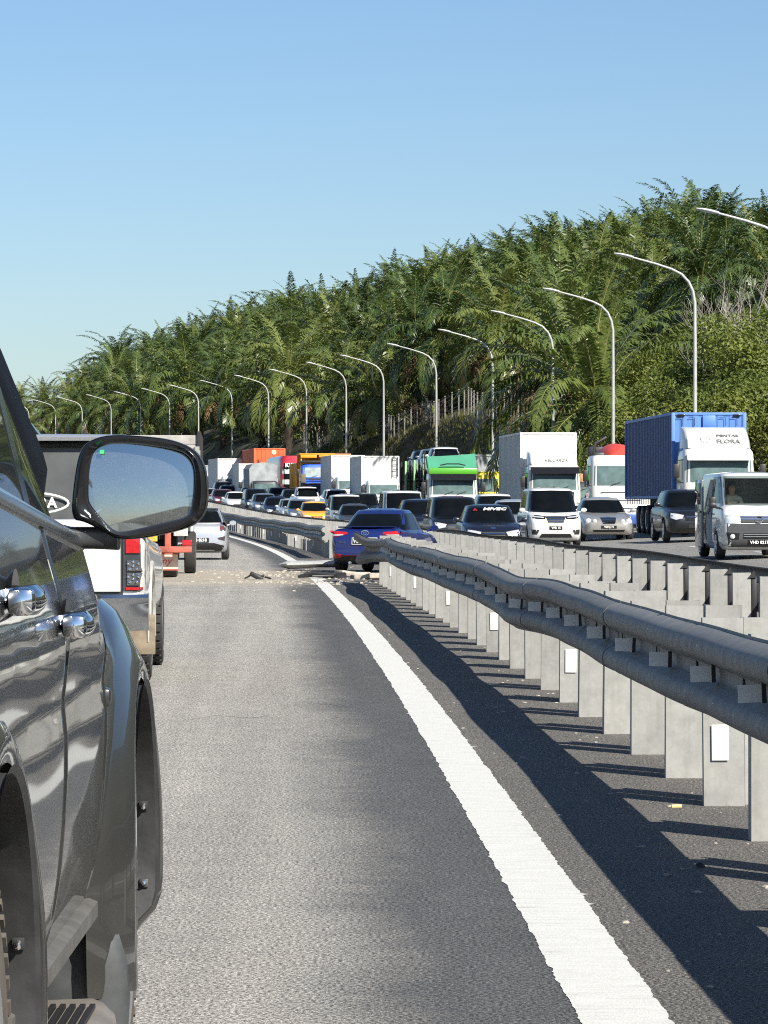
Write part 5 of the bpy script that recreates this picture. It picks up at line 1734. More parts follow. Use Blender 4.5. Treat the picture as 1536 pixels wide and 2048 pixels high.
# ------------------------------------------------------------------ dark grey SUV close beside the camera
CX = -1.53
B0 = Vector((CX, 7.3, 0))
suv = thing('suv_car', 'dark grey SUV close by with a big black wing mirror and chrome door handles', 'car', B0)
P_SUV = paint('suv_grey_paint', (.034, .036, .036), metal=.35, rough=.22, dirt=.35)
def sub(mb):
    mb.v = [tuple(Vector(v) - B0) for v in mb.v]; return mb
ZT = [.50, .58, .66, .75, .85, .95, 1.03, 1.10, 1.16, 1.22, 1.28, 1.34, 1.40, 1.46, 1.54]
XT = [-.735, -.70, -.678, -.664, -.655, -.650, -.650, -.657, -.650, -.645, -.652, -.667, -.684, -.700, -.722]
def sx(z):
    return float(np.interp(z, ZT, XT))
FA, RA, AZ, AR = 9.0, 6.0, .58, .50          # axles, arch centre height, arch radius
def beltz(Y):
    if Y < 8.08:
        return 1.507 - .07 * (Y - 6.66)
    return float(np.interp(Y, [8.08, 8.4, 9.0, 9.6, 10.0, 10.15], [1.408, 1.355, 1.268, 1.16, 1.03, .92]))
def tuck(Y):
    """how far the flank turns inwards towards the nose and the tail"""
    return -.30 * max(0, (Y - 9.55) / .6) ** 2 - .22 * max(0, (5.2 - Y) / .6) ** 2
def side_panel(name, Y0, Y1, mat, mirror=False, z0=.56, cells=.022, arch=None, y_lo=None):
    nY = max(4, int((Y1 - Y0) / cells)); nZ = 46
    vs, keep = [], []
    for i in range(nY + 1):
        Y = Y0 + (Y1 - Y0) * i / nY
        zt = beltz(Y)
        for j in range(nZ + 1):
            v = j / nZ
            z = z0 + (zt - z0) * v
            x = sx(z) + tuck(Y)
            if Y > 8.08:
                x -= .07 * sm((z - zt + .22) / .22)
            # faint press waviness in the sheet metal
            x += .0009 * math.sin(Y * 5.1 + z * 3)
            e = min(i, nY - i)
            if e == 0: x -= .02
            vs.append((x, Y, z))
    fs = []
    for i in range(nY):
        for j in range(nZ):
            a = i * (nZ + 1) + j
            c = [(vs[a][k] + vs[a + nZ + 2][k]) / 2 for k in (1, 2)]
            if any((c[0] - ay) ** 2 + (c[1] - AZ) ** 2 < (AR + .03) ** 2 for ay in (FA, RA)):
                continue
            fs.append((a, a + 1, a + nZ + 2, a + nZ + 1))
    if mirror:
        vs = [(2 * CX - x, y, z) for x, y, z in vs]
    mb = MB(); mb.add(vs, fs)
    sub(mb)
    return mb.build(name, mat, suv, smooth=60)
for mir in (False, True):
    side_panel('rear_quarter', 4.6, 5.72, P_SUV, mir)
    side_panel('rear_door', 5.734, 7.238, P_SUV, mir)
    side_panel('front_door', 7.252, 8.268, P_SUV, mir)
    side_panel('front_wing', 8.282, 10.15, P_SUV, mir)
# dark core and underbody boxes added inside to block light, bonnet, roof
mb = MB(); mb.box((CX, 7.3, .95), (1.50, 5.0, .62)); mb.box((CX, 7.3, .62), (1.3, 5.2, .3)); sub(mb).build('light_block_core', M_UNDER, suv)
mb = MB(); rg = []
for Y in frange(8.0, 10.2, .2):
    zt = beltz(Y); hw = .74 + tuck(Y)
    rg.append([(CX + hw * u, Y, zt - .012 + .10 * (1 - u * u)) for u in [-1 + 2 * k / 16 for k in range(17)]])
mb.loft(rg, caps=False, closed=False); sub(mb).build('bonnet', P_SUV, suv, smooth=60)
mb = MB(); mb.box((CX, 10.12, .72), (1.5, .16, .75), bev=.07); sub(mb).build('front_bumper', P_SUV, suv)
mb = MB(); mb.box((CX, 4.62, .95), (1.52, .12, 1.0), bev=.05); sub(mb).build('tailgate', P_SUV, suv)
M_SHIELD = plain('smoked_shield', (.004, .004, .005), .6, var=.1, spec=.08)
# glasshouse
mb = MB(); rg = []
for a in (0, .35, .7, .9, .97, 1.0):
    z = 1.38 + .55 * a
    k = a if a < .95 else a + (a - .95) * 2.2
    rg.append(superring(4.62 + .35 * k, 8.17 - .92 * k, .827 - .135 * k, z, 16, 80, cx=CX))
rg.append([((p[0] - CX) * .6 + CX, (p[1] - 6.2) * .7 + 6.2, 1.965) for p in rg[-1]])
mb.loft(rg); gm_ = sub(mb).mesh('cabin', [P_SUV, M_SHIELD], smooth=40)
for p_ in gm_.polygons:
    if p_.center.z > 1.56 and p_.normal.y > .04 and abs(p_.center.x) > .55:
        p_.material_index = 1
bm = bmesh.new(); bm.from_mesh(gm_); gbv = BVHTree.FromBMesh(bm); bm.free()
obj('cabin', gm_, suv)
decal('pillar_cover', gbv, [(-7.52 + 7.3 + .0, 1.86), (-.0 + .0, 1.86)], [(.5, 1.6), (.62, 1.6)], 'S', M_BLACKGLOSS, suv, .006, 3, 6, deep=.01) if False else None
def yl(Y): return Y - B0.y
WG = tinted('suv_window_glass', spec=.35, col=(.02, .024, .024), rough=.02) if True else tinted('x', (.02, .024, .024), .02)
for ax in ('S', 'P'):
    decal('side_window', gbv, [(yl(7.30), 1.82), (yl(7.38), 1.82)], [(yl(7.30), 1.475), (yl(7.80), 1.43)], ax, WG, suv, .004, 8, 8, deep=.01)
    decal('side_window', gbv, [(yl(5.9), 1.83), (yl(7.2), 1.83)], [(yl(5.7), 1.58), (yl(7.2), 1.485)], ax, WG, suv, .004, 8, 6, deep=.01)
    decal('pillar_trim', gbv, [(yl(7.2), 1.83), (yl(7.3), 1.83)], [(yl(7.2), 1.47), (yl(7.3), 1.47)], ax, M_BLACKGLOSS, suv, .006, 2, 8, deep=.01)
decal('windscreen', gbv, [(-.62, 1.88), (.62, 1.88)], [(-.74, 1.43), (.74, 1.43)], 'R', WG, suv, .004, 8, 6, deep=.01)
def gx(z, Y):
    h = gbv.ray_cast(Vector((5, yl(Y), z)), Vector((-1, 0, 0)))
    return (h[0].x + CX) if h[0] is not None else -.72 - (z - 1.43) * .235
decal('rear_window', gbv, [(-.58, 1.86), (.58, 1.86)], [(-.68, 1.50), (.68, 1.50)], 'F', M_GLASS, suv, .006, 8, 5, deep=.01)
for sd in (-1, 1):
    mb = MB(); mb.box((CX + sd * .70, 4.57, 1.18), (.14, .06, .42), bev=.03); sub(mb).build('tail_lamp', M_RED, suv)
mb = MB(); mb.box((CX, 4.55, .62), (1.56, .14, .26), bev=.05); sub(mb).build('rear_bumper', M_BLACK, suv)
mb = MB(); mb.box((CX, 4.545, 1.02), (.9, .03, .05), bev=.012); sub(mb).build('tailgate_trim', M_CHROME, suv)
# bright belt moulding
mb = MB(); rg = []
for Y in frange(5.6, 8.02, .06):
    z = beltz(Y) + .004; x = sx(z) + .004
    rg.append([(x - .03, Y, z - .004), (x + .006, Y, z - .012), (x + .010, Y, z + .006), (x - .002, Y, z + .022), (x - .03, Y, z + .024)])
mb.loft(rg); sub(mb).build('belt_moulding', plain('satin_chrome', (.62, .63, .64), .22, 1.0, var=.08), suv, smooth=50)
# black weather shields over the windows
mb = MB(); rg = []
path = [(7.83, 1.565), (7.78, 1.60), (7.70, 1.65), (7.60, 1.70), (7.50, 1.755), (7.40, 1.81), (7.33, 1.84), (7.22, 1.85)]
for k, (Y, z) in enumerate(path):
    x = -.718 - (z - 1.43) * .245; g = min(1, (k + .6) / 1.6)
    rg.append([(x - .02, Y + .12, z + .03), (x + .006 * g, Y + .07, z + .02), (x + .018 * g, Y - .06, z - .045), (x + .018 * g, Y - .14, z - .10), (x + .012 * g, Y - .135, z - .098), (x + .01 * g, Y, z - .01)])
mb.loft(rg); sub(mb).build('weather_shield', M_SHIELD, suv, smooth=50)
mb = MB(); rg = []
for k, Y in enumerate(frange(5.8, 7.2, .14)):
    z = 1.85; x = gx(z, Y)
    rg.append([(x - .005, Y, z + .02), (x + .03, Y, z + .0), (x + .04, Y, z - .06), (x + .034, Y, z - .06), (x + .02, Y, z)])
mb.loft(rg); sub(mb).build('weather_shield', M_SHIELD, suv, smooth=50)
# wheel arch flares, liners, bolts, wheels
M_LINER = plain('arch_liner', (.030, .031, .033), .55, var=.3, scale=16, bumpy=.15)
def flare(ay, xo, z_c, mir, a0=-28, a1=208):
    mb = MB(); rg = []
    n = 44
    for k in range(n + 1):
        a = R(a0 + (a1 - a0) * k / n)
        c, s2 = math.cos(a), math.sin(a)
        bulge = .55 + .45 * sm(1.15 - s2)            # the flare stands out more low down
        pr = [(AR - .012, xo - .06), (AR - .012, xo), (AR + .004, xo + .006), (AR + .035, xo + .002), (AR + .075, xo - .02), (AR + .125, xo - .042), (AR + .16, xo - .064), (AR + .19, xo - .10)]
        ring = []
        for r_, x in pr:
            xx = x - .045 * (1 - bulge) - .085 * sm((a0 + 20 - (a0 + (a1 - a0) * k / n)) / 20) ** 2
            z = z_c + r_ * s2
            ring.append((xx, ay + r_ * c, max(z, .34)))
        rg.append(ring)
    mb.loft(rg, caps=False, closed=False)
    if mir: mb.v = [(2 * CX - x, y, z) for x, y, z in mb.v]
    f = sub(mb).build('wheel_flare', P_SUV, suv, smooth=55)
    mb = MB(); rg = []
    for k in range(n + 1):
        a = R(a0 + (a1 - a0) * k / n)
        tp = .085 * sm((a0 + 20 - (a0 + (a1 - a0) * k / n)) / 20) ** 2
        rg.append([(min(x, xo - .004 - tp) - .0, ay + r_ * math.cos(a), max(z_c + r_ * math.sin(a), .33)) for r_, x in ((AR - .014, xo - .004), (AR - .03, xo - .012), (AR - .03, xo - .075), (AR + .02, xo - .09), (AR + .03, xo - .34))])
    mb.loft(rg, caps=False, closed=False)
    if mir: mb.v = [(2 * CX - x, y, z) for x, y, z in mb.v]
    l = sub(mb).build('arch_liner', M_LINER, suv, smooth=40)
    return f, l
for ay, xo in ((FA, -.598), (RA, -.622)):
    for mir in (False, True):
        f, l = flare(ay, xo, AZ, mir)
        if not mir:
            for a in (16, -10):
                r_ = AR - .036
                c = Vector((xo - .042, ay + r_ * math.cos(R(a)), AZ + r_ * math.sin(R(a)))) - B0
                mb = MB(); mb.box((0, 0, 0), (.024, .006, .024), bev=.003)
                b_ = mb.build('clip_pad', M_LINER, l, c); b_.rotation_euler = (R(a), 0, 0)
                mb = MB(); mb.lathe([(0, -.009), (.006, -.008), (.008, -.003), (.008, .006)], 'y', (0, -.008, 0), 10)
                bo = mb.build('clip_bolt', M_CHROME, l, c); bo.rotation_euler = (R(a), 0, 0)
def big_wheel():
    r, w = .45, .27
    mb = MB(); mb.lathe([(r * .62, -w / 2 + .01), (r * .88, -w / 2), (r * .96, -w / 2 + .02), (r * .99, -w / 2 + .05), (r * .99, -.05), (r * .965, -.046), (r * .965, -.034), (r * .99, -.03), (r, .03), (r * .965, .034), (r * .965, .046), (r * .99, .05), (r * .99, w / 2 - .05), (r * .96, w / 2 - .02), (r * .88, w / 2), (r * .62, w / 2 - .01)], 'x', n=48)
    for k in range(56):
        a = 2 * math.pi * k / 56
        rot = Matrix.Rotation(a, 3, 'X')
        for xx in (-.42, .42):
            mb.box(rot @ Vector((xx * w, 0, r * .985)), (w * .16, .026, .012), rot=rot)
    return mb.mesh('wheel', plain('dusty_tyre', (.085, .074, .062), .9, var=.3, scale=10), smooth=30)
BW = big_wheel(); BR = wheel_meshes(.45, .27)[1]
for ay in (FA, RA):
    for x in (-.655 - .135, 2 * CX + .655 + .135):
        o = obj('wheel', BW, suv, Vector((x - (.02 if ay == RA and x > CX else 0), ay, .45)) - B0)
        if x > CX: o.rotation_euler = (0, 0, math.pi)
        obj('rim', BR, o)
# matt black guard behind the front wheel, sill and side step
mb = MB(); rg = []
for z, xa, xb, Y in ((.25, -.80, -.612, 8.44), (.34, -.80, -.605, 8.42), (.42, -.78, -.612, 8.40), (.49, -.72, -.628, 8.41)):
    rg.append([(xa, Y - .02, z), ((xa + xb) / 2, Y - .035, z), (xb - .02, Y - .03, z), (xb, Y - .01, z), (xb, Y + .05, z), (xa, Y + .05, z)])
mb.loft(rg); sub(mb).build('mud_guard', plain('scuffed_black_guard', (.06, .065, .068), .6, var=.35, scale=9, bumpy=.1), suv, smooth=50)
mb = MB(); rg = []
for Y in frange(6.42, 8.46, .12):
    rg.append([(-.74, Y, .50), (-.695, Y, .515), (-.672, Y, .54), (-.672, Y, .575), (-.69, Y, .585), (-.74, Y, .585)])
mb.loft(rg); sub(mb).build('sill', plain('dusty_sill', (.10, .096, .088), .6, var=.25, scale=7), suv, smooth=40)
mb = MB(); rg = []
for Y, k in ((6.72, .6), (6.76, 1), (7.98, 1), (8.06, .9), (8.10, .5)):
    rg.append([(-.80, Y, .33), (-.80, Y, .375), (-.665 + .0, Y, .38), (-.63 + .02 * (k - 1), Y, .37), (-.605 + .06 * (k - 1), Y, .35), (-.60 + .07 * (k - 1), Y, .325), (-.64, Y, .30)])
mb.loft(rg); sp = sub(mb).build('side_step', plain('step_alloy', (.20, .18, .155), .55, .3, var=.2, scale=8), suv, smooth=40)
for k in range(5):
    mb = MB(); mb.box((-.70, 7.40, .384), (.012, 1.1, .01)); mb.v = [(x + k * .022 - .04, y, z) for x, y, z in mb.v]; sub(mb).build('tread_rib', M_BLACK, sp)
# chrome door handles with their cups
def handle(Yc, z):
    x = sx(z)
    mb = MB(); rg = []
    for k in range(11):
        u = -1 + 2 * k / 10
        out = .052 * (1 - abs(u) ** 3.2) + .004
        hh = .027 * (1 - .25 * abs(u) ** 4)
        Y = Yc + u * .115
        rg.append([(x + out - .012, Y, z + hh), (x + out, Y, z + hh * .55), (x + out + .006, Y, z), (x + out, Y, z - hh * .6), (x + out - .012, Y, z - hh), (x + out - .022, Y, z - hh * .4), (x + out - .022, Y, z + hh * .4)])
    mb.loft(rg); h = sub(mb).build('door_handle', M_CHROME, suv, smooth=60)
    mb = MB(); mb.lathe([(.0, -.012), (.03, -.008), (.05, .004), (.056, .012)], 'x', (x - .008, Yc + .01, z), 20); mb.v = [(a, Yc + (b - Yc) * 1.35, c) for a, b, c in mb.v]; sub(mb).build('handle_cup', M_BLACKGLOSS, h)
    mb = MB(); mb.box((x + .03, Yc - .135, z), (.05, .05, .05), bev=.015); sub(mb).build('lock_cap', M_CHROME, h)
handle(7.24, 1.262)
handle(6.36, 1.335)
mb = MB(); mb.box((-.655, 8.335, 1.055), (.03, .06, .045), bev=.012); sub(mb).build('side_repeater', plain('smoked_repeater', (.03, .03, .032), .25, coat=.5), suv)

# wing mirror
SM = F_PX / 8.0
def mp_(x, y, Y=8.0): return ((x - 768) / SM, Y, CAM_H + (1015 - y) / SM)
outer = [(143, 1039), (149, 963), (160, 903), (178, 882), (218, 869), (286, 872), (344, 879), (384, 895), (404, 915), (415, 949), (417, 1006), (407, 1035), (384, 1054), (335, 1067), (286, 1077), (238, 1079), (218, 1069), (172, 1043)]
glass = [(179, 992), (181, 940), (187, 908), (200, 894), (226, 886), (286, 889), (358, 900), (381, 914), (391, 938), (390, 978), (384, 1021), (372, 1034), (335, 1043), (290, 1054), (243, 1064), (226, 1058), (205, 1035), (183, 1009)]
def smooth_loop(pts, it=2):
    for _ in range(it):
        out = []
        for i in range(len(pts)):
            a, b = pts[i], pts[(i + 1) % len(pts)]
            out.append((a[0] * .75 + b[0] * .25, a[1] * .75 + b[1] * .25)); out.append((a[0] * .25 + b[0] * .75, a[1] * .25 + b[1] * .75))
        pts = out
    return pts
O2, G2 = smooth_loop(outer), smooth_loop(glass)
oc = (283, 975)
def scl(pts, k, dx=0, dy=0): return [(oc[0] + (x - oc[0]) * k + dx, oc[1] + (y - oc[1]) * k + dy) for x, y in pts]
mb = MB()
rg = [[mp_(x, y, Y) for x, y in scl(O2, k)] for k, Y in ((.965, 7.975), (.99, 7.968), (1.0, 7.975), (1.005, 8.0), (.99, 8.06), (.93, 8.12), (.8, 8.17), (.55, 8.20), (.2, 8.21))]
mb.loft(rg, caps=False); sub(mb).build('mirror_housing', plain('mirror_shell', (.028, .029, .031), .38, var=.25, scale=30), suv, smooth=60)
mb = MB()
def blend(a, b, k): return [(p[0] + (q[0] - p[0]) * k, p[1] + (q[1] - p[1]) * k) for p, q in zip(a, b)]
rg = [[mp_(x, y, Y) for x, y in L] for L, Y in ((scl(O2, .985), 7.972), (blend(O2, G2, .22), 7.957), (blend(O2, G2, .42), 7.955), (blend(O2, G2, .75), 7.968), (blend(O2, G2, .96), 7.980), (blend(O2, G2, 1.0), 7.99))]
mb.loft(rg, caps=False); sub(mb).build('mirror_bezel', plain('mirror_bezel', (.012, .012, .013), .14, var=.2), suv, smooth=60)
def mirror_glass_mat():
    m, nt, b = nodes_of('dusty_mirror_glass')
    tc = nd(nt, 'ShaderNodeTexCoord')
    n = noise(nt, 420, 3, .8, vec=tc.outputs['Object'])
    n2 = noise(nt, 14, 5, .7, vec=tc.outputs['Object'])
    b.inputs['Base Color'].default_value = (.34, .39, .42, 1)
    b.inputs['Metallic'].default_value = 1.0
    b.inputs['Roughness'].default_value = .025
    d = nd(nt, 'ShaderNodeBsdfDiffuse'); d.inputs[0].default_value = (.62, .62, .6, 1)
    f = math_n(nt, 'MULTIPLY', ramp(nt, n.outputs[0], [(.45, .02), (.78, 1)]).outputs[0], ramp(nt, n2.outputs[0], [(.3, .25), (.7, .7)]).outputs[0])
    f = math_n(nt, 'MULTIPLY_ADD', f, .26, .03)
    mx = nd(nt, 'ShaderNodeMixShader'); nt.links.new(f, mx.inputs[0]); nt.links.new(b.outputs[0], mx.inputs[1]); nt.links.new(d.outputs[0], mx.inputs[2])
    nt.links.new(mx.outputs[0], nt.nodes['Material Output'].inputs[0])
    return m
gc = mp_(287, 968)
rg = []
MA, MBt, RAD = .085, .060, 1.5
for k in (1.0, .85, .7, .55, .4, .25, .1, .02):
    ring = []
    for x, y in [(287 + (px_ - 287) * k * 1.01, 968 + (py_ - 968) * k * 1.01) for px_, py_ in G2]:
        p = mp_(x, y); dx, dz_ = p[0] - gc[0], p[2] - gc[2]
        ring.append((p[0], 7.985 + MA * dx + MBt * dz_ + (dx * dx + dz_ * dz_) / (2 * RAD), p[2]))
    rg.append(ring)
mb = MB(); mb.loft(rg, caps=False); b0 = len(mb.v) - len(G2)
mb.f.append(tuple(b0 + i for i in range(len(G2)))); mb.m.append(0)
mgl = sub(mb).build('mirror_glass', mirror_glass_mat(), suv, smooth=80)
mb = MB(); p = mp_(206, 904); mb.box((p[0], 7.974, p[2]), (.010, .002, .009)); sub(mb).build('green_sticker', plain('sticker_green', (.05, .5, .2), .5), suv)
mb = MB(); rg = []
for x, k in ((-.735, 1.25), (-.71, 1.0), (-.68, .95), (-.655, .95), (-.60, 1.05)):
    rg.append([(x, 8.03 + .05 * k * c, 1.443 - .012 + .026 * k * s2) for c, s2 in [(math.copysign(abs(math.cos(a)) ** .5, math.cos(a)), math.copysign(abs(math.sin(a)) ** .5, math.sin(a))) for a in [2 * math.pi * (q + .5) / 16 for q in range(16)]]])
mb.loft(rg); sub(mb).build('mirror_arm', plain('mirror_shell', (.028, .029, .031), .38), suv, smooth=50)
# ------------------------------------------------------------------ oil palms
rv = random.Random(21)
GREENS = [(.016, .030, .010), (.040, .070, .016), (.082, .120, .026), (.145, .170, .040), (.25, .235, .06)]
M_PALM = leafmat('palm_leaf', GREENS, .38, .22, .55)
M_DEAD = leafmat('dead_frond', [(.09, .06, .03), (.16, .11, .055), (.22, .16, .085)], .8, .1, .2)
M_RACHIS = plain('frond_rib', (.20, .20, .07), .6, var=.25)

def frond(rng, L, az, e0, droop, leaf_len, vs, fs, ms, nst=30, hang=.5, mi=0, twist=0.):
    """one feather leaf: an arching rib with two ranks of narrow leaflets"""
    n = nst
    pos = np.zeros(3); pts = []; dirs = []
    d_el = e0
    ca, sa = math.cos(az), math.sin(az)
    for i in range(n + 1):
        u = i / n
        el = e0 - droop * (u ** 1.7) * 1.12
        d = np.array([math.cos(el) * ca, math.cos(el) * sa, math.sin(el)])
        pts.append(pos.copy()); dirs.append(d)
        pos = pos + d * (L / n)
    side = np.array([-sa, ca, 0.0])
    # rib
    b = len(vs)
    for i in range(0, n + 1, 3):
        w = .055 * (1 - .85 * i / n)
        up = np.cross(dirs[i], side)
        for o in (side * w, -up * w * .8, -side * w, up * w * .5):
            vs.append(tuple(pts[i] + o))
    k = len(range(0, n + 1, 3))
    for i in range(k - 1):
        for j in range(4):
            fs.append((b + i * 4 + j, b + i * 4 + (j + 1) % 4, b + i * 4 + 4 + (j + 1) % 4, b + i * 4 + 4 + j)); ms.append(1)
    # leaflets
    for i in range(int(n * .13), n + 1):
        u = i / n
        ll = leaf_len * (math.sin(math.pi * min(1, .16 + .80 * u)) ** .7) * rng.uniform(.8, 1.12)
        up = np.cross(dirs[i], side)
        if up[2] < 0: up = -up
        for s_ in (-1, 1):
            base = pts[i] + dirs[i] * rng.uniform(-.5, .5) * L / n
            rank = rng.choice((-.10, .26)) + rng.uniform(-.06, .06)
            out = side * s_ * math.cos(rank) + up * (math.sin(rank) + .05) + dirs[i] * (.55 + .6 * u ** 2)
            out /= np.linalg.norm(out)
            hg = np.array([0, 0, -1.0]) * hang * rng.uniform(.7, 1.3)
            mid = base + out * ll * .46 + hg * ll * .10
            tip = base + out * ll * .80 + hg * ll * .72
            wd = np.cross(out, up); nw = np.linalg.norm(wd)
            wd = (wd / nw if nw > 1e-6 else dirs[i]) * (.052 * leaf_len) * rng.uniform(.8, 1.2)
            b = len(vs)
            vs.extend([tuple(base - wd * .5), tuple(base + wd * .5), tuple(mid + wd), tuple(mid - wd), tuple(tip)])
            fs.append((b, b + 1, b + 2, b + 3)); ms.append(mi)
            fs.append((b + 3, b + 2, b + 4)); ms.append(mi)

def crown_mesh(seed, nf=38, L=5.6, leaf=1.15, nst=44, lax=0.):
    rng = random.Random(seed)
    vs, fs, ms = [], [], []
    for k in range(nf):
        u = (k + .5) / nf
        az = k * 2.39996 + rng.uniform(-.25, .25)
        e0 = R(88 - 106 * u ** .95) + R(rng.uniform(-7, 7))
        dr = R(34 + 26 * lax + 72 * u ** .7) * rng.uniform(.75, 1.25)
        LL = L * (.72 + .38 * math.sin(math.pi * min(1, .25 + .6 * u))) * rng.uniform(.88, 1.1)
        frond(rng, LL, az, e0, dr, leaf, vs, fs, ms, nst, .35 + .5 * u)
    for k in range(2):       # unopened spears
        frond(rng, L * .7, rng.uniform(0, 6), R(86), R(6), .25, vs, fs, ms, 14, .1)
    me = bpy.data.meshes.new('crown')
    me.from_pydata(vs, [], fs)
    me.materials.append(M_PALM); me.materials.append(M_RACHIS)
    me.polygons.foreach_set('material_index', ms)
    me.update()
    return me
def dead_mesh(seed, n=20, L=4.8):
    rng = random.Random(seed); vs, fs, ms = [], [], []
    for k in range(n):
        frond(rng, L * rng.uniform(.7, 1.1), k * 2.4 + rng.uniform(-.3, .3), R(rng.uniform(-28, 5)), R(rng.uniform(50, 85)), .7, vs, fs, ms, 18, 1.0)
    me = bpy.data.meshes.new('dead_fronds'); me.from_pydata(vs, [], fs)
    me.materials.append(M_DEAD); me.materials.append(M_DEAD)
    me.update()
    return me
def trunk_mesh(seed, h, r=.33):
    rng = random.Random(seed); rg = []
    n = max(6, int(h / .35))
    for k in range(n + 1):
        z = -1.2 + (h + 1.2) * k / n
        rr = r * (1.15 - .25 * k / n) * (1 + .22 * (k % 2)) + rng.uniform(-.02, .02) + (.12 if k > n - 3 else 0)
        rg.append([(rr * math.cos(a) * rng.uniform(.9, 1.1), rr * math.sin(a) * rng.uniform(.9, 1.1), z) for a in [2 * math.pi * q / 10 for q in range(10)]])
    mb = MB(); mb.loft(rg)
    return mb.mesh('trunk', M_TRUNK, smooth=30)
CR = [crown_mesh(100 + k, nf=rv.randint(28, 34), L=6.0 + .3 * (k % 3) + (.6 if k in (2, 5) else 0), leaf=1.3 if k in (2, 5) else 1.15, lax=(1. if k in (2, 5) else .4 if k in (1, 6) else 0.)) for k in range(7)]
CR_BIG = crown_mesh(300, nf=32, L=8.4, leaf=1.3, nst=60)
DD = [dead_mesh(200 + k) for k in range(3)]
TH = [3.4, 4.4, 5.6]
TR = [trunk_mesh(400 + k, TH[k]) for k in range(3)]

def palm(p, k, th, sc, rz, label, dead=False, crown=None, group='oil palms on the hillside'):
    t = thing('oil_palm', label, 'palm tree', p, rz, group)
    t.scale = (sc, sc, sc)
    obj('trunk', TR[th], t)
    c = obj('crown', crown or CR[k], t, (0, 0, TH[th] - .1))
    c.rotation_euler = (rv.uniform(-.08, .08), rv.uniform(-.08, .08), rv.uniform(0, 6.3))
    if dead:
        d = obj('dead_fronds', DD[k % 3], t, (0, 0, TH[th] - .35)); d.rotation_euler = (0, 0, rv.uniform(0, 6.3))
    return t

# the big leaning-fronded palm beside the white container truck and other marked ones
def at_px(px, Y, dz=0.):
    X, off = PX(px, Y)
    return Vector((X, Y, gz(off, Y) + dz))
palm(at_px(1196, 184, -.3), 0, 2, 1.0, .4, 'largest nearest oil palm, long arching fronds beside the white container truck', True, CR_BIG)
palm(at_px(1175, 178, -2.2), 3, 0, .62, 2.4, 'low young oil palm with drooping fronds just right of the white container truck')

LABM = 'oil palm with a dark green feathery crown in the hillside plantation'
ZONES = [(70, 'at the far left end of the plantation, by the black windscreen pillar'), (170, 'over the canopied white pickup'), (290, 'above the left half of the wing mirror'),
         (415, 'above the right half of the wing mirror'), (500, 'above the far white box truck'), (580, 'above the orange container lorry'), (670, 'above the blue-cabbed tipper lorry'),
         (740, 'above the left end of the wire fence'), (820, 'above the two nearest white box lorries'), (900, 'above the cars on the transporter'), (990, 'above the green transporter deflector'),
         (1070, 'left of the white container truck\'s roof'), (1160, 'above the white container truck'), (1260, 'above the red mixer drum'), (1370, 'above the left half of the blue container truck'), (1460, 'above the blue truck\'s white cab'), (3000, 'at the far right above the bare trees')]
def skyline(px):
    return float(np.interp(px, [30, 160, 200, 400, 620, 830, 1000, 1140, 1240, 1370, 1500], [780, 750, 690, 630, 575, 520, 480, 460, 430, 385, 420]))
cov = np.full(1536 + 800, 2000.0)          # nearest crowns so far: height of what they hide, per column
cand = []
row = 0
Y = 186.0
while Y < 760:
    stepY = 11.6 if Y < 420 else 13.0
    off = 22.6 + (row % 2) * 4.2
    while off < 150:
        jy, jo = rv.uniform(-1.6, 1.6), rv.uniform(-1.4, 1.4)
        cand.append((Y + jy, off + jo)); off += 11.2 if Y < 420 else 12.4
    Y += stepY; row += 1
cand.sort()
npalm = 0
for Y, off in cand:
    s_ = F_PX / Y
    X = xl(Y) + off
    px = 768 + X * s_
    if px < -60 or px > 1760:
        continue
    if px > 1235 and off < 34 and Y < 240:        # scrub grows here instead
        continue
    if 900 < px < 1240 and Y < 204 and off < 31:
        continue
    if 225 < Y < 300 and off < 26:
        continue
    if px < 150 and off > 46:
        continue
    th = rv.choice((0, 1, 1, 2)); sc = rv.uniform(1.0, 1.34) if px > 185 else rv.uniform(.68, .86)
    z = gz(off, Y)
    ytop = 1015 - (z + (TH[th] + 4.2) * sc - CAM_H) * s_
    ymid = 1015 - (z + (TH[th] + .6) * sc - CAM_H) * s_
    if ytop < skyline(px) - (8 if px > 180 else 22):
        continue
    a, b = int(px - 4.4 * s_) + 400, int(px + 4.4 * s_) + 400
    a, b = max(0, a), min(len(cov), b)
    seg = cov[a:b]
    if seg.size == 0 or ytop > np.median(seg) - 2.6 * s_ * .55:
        continue
    cov[a:b] = np.minimum(seg, ymid)
    front = off < 33
    tier = 'front-row' if front else ('skyline' if ytop < skyline(px) + 45 else 'mid-slope')
    lab = tier + ' oil palm ' + next(w for lim, w in ZONES if px < lim)
    palm((X, Y, z), rv.randrange(7), th, sc, rv.uniform(0, 6.3), lab, dead=front)
    npalm += 1
    if npalm >= 294:
        break
print('palms', npalm)
for px, Y, sc, lab in ((1368, 420, 1.12, 'tallest oil palm on the skyline towards the right edge of the hill'), (1255, 400, 1.05, 'oil palm on the skyline next left of the tallest one')):
    palm(at_px(px, Y, 1.0 if px > 1300 else 0.0), 2, 2, sc, 1.0, lab)

palm(W(30, -105), 1, 1, 1.0, .3, 'oil palm standing behind the camera, seen only small in the wing mirror')

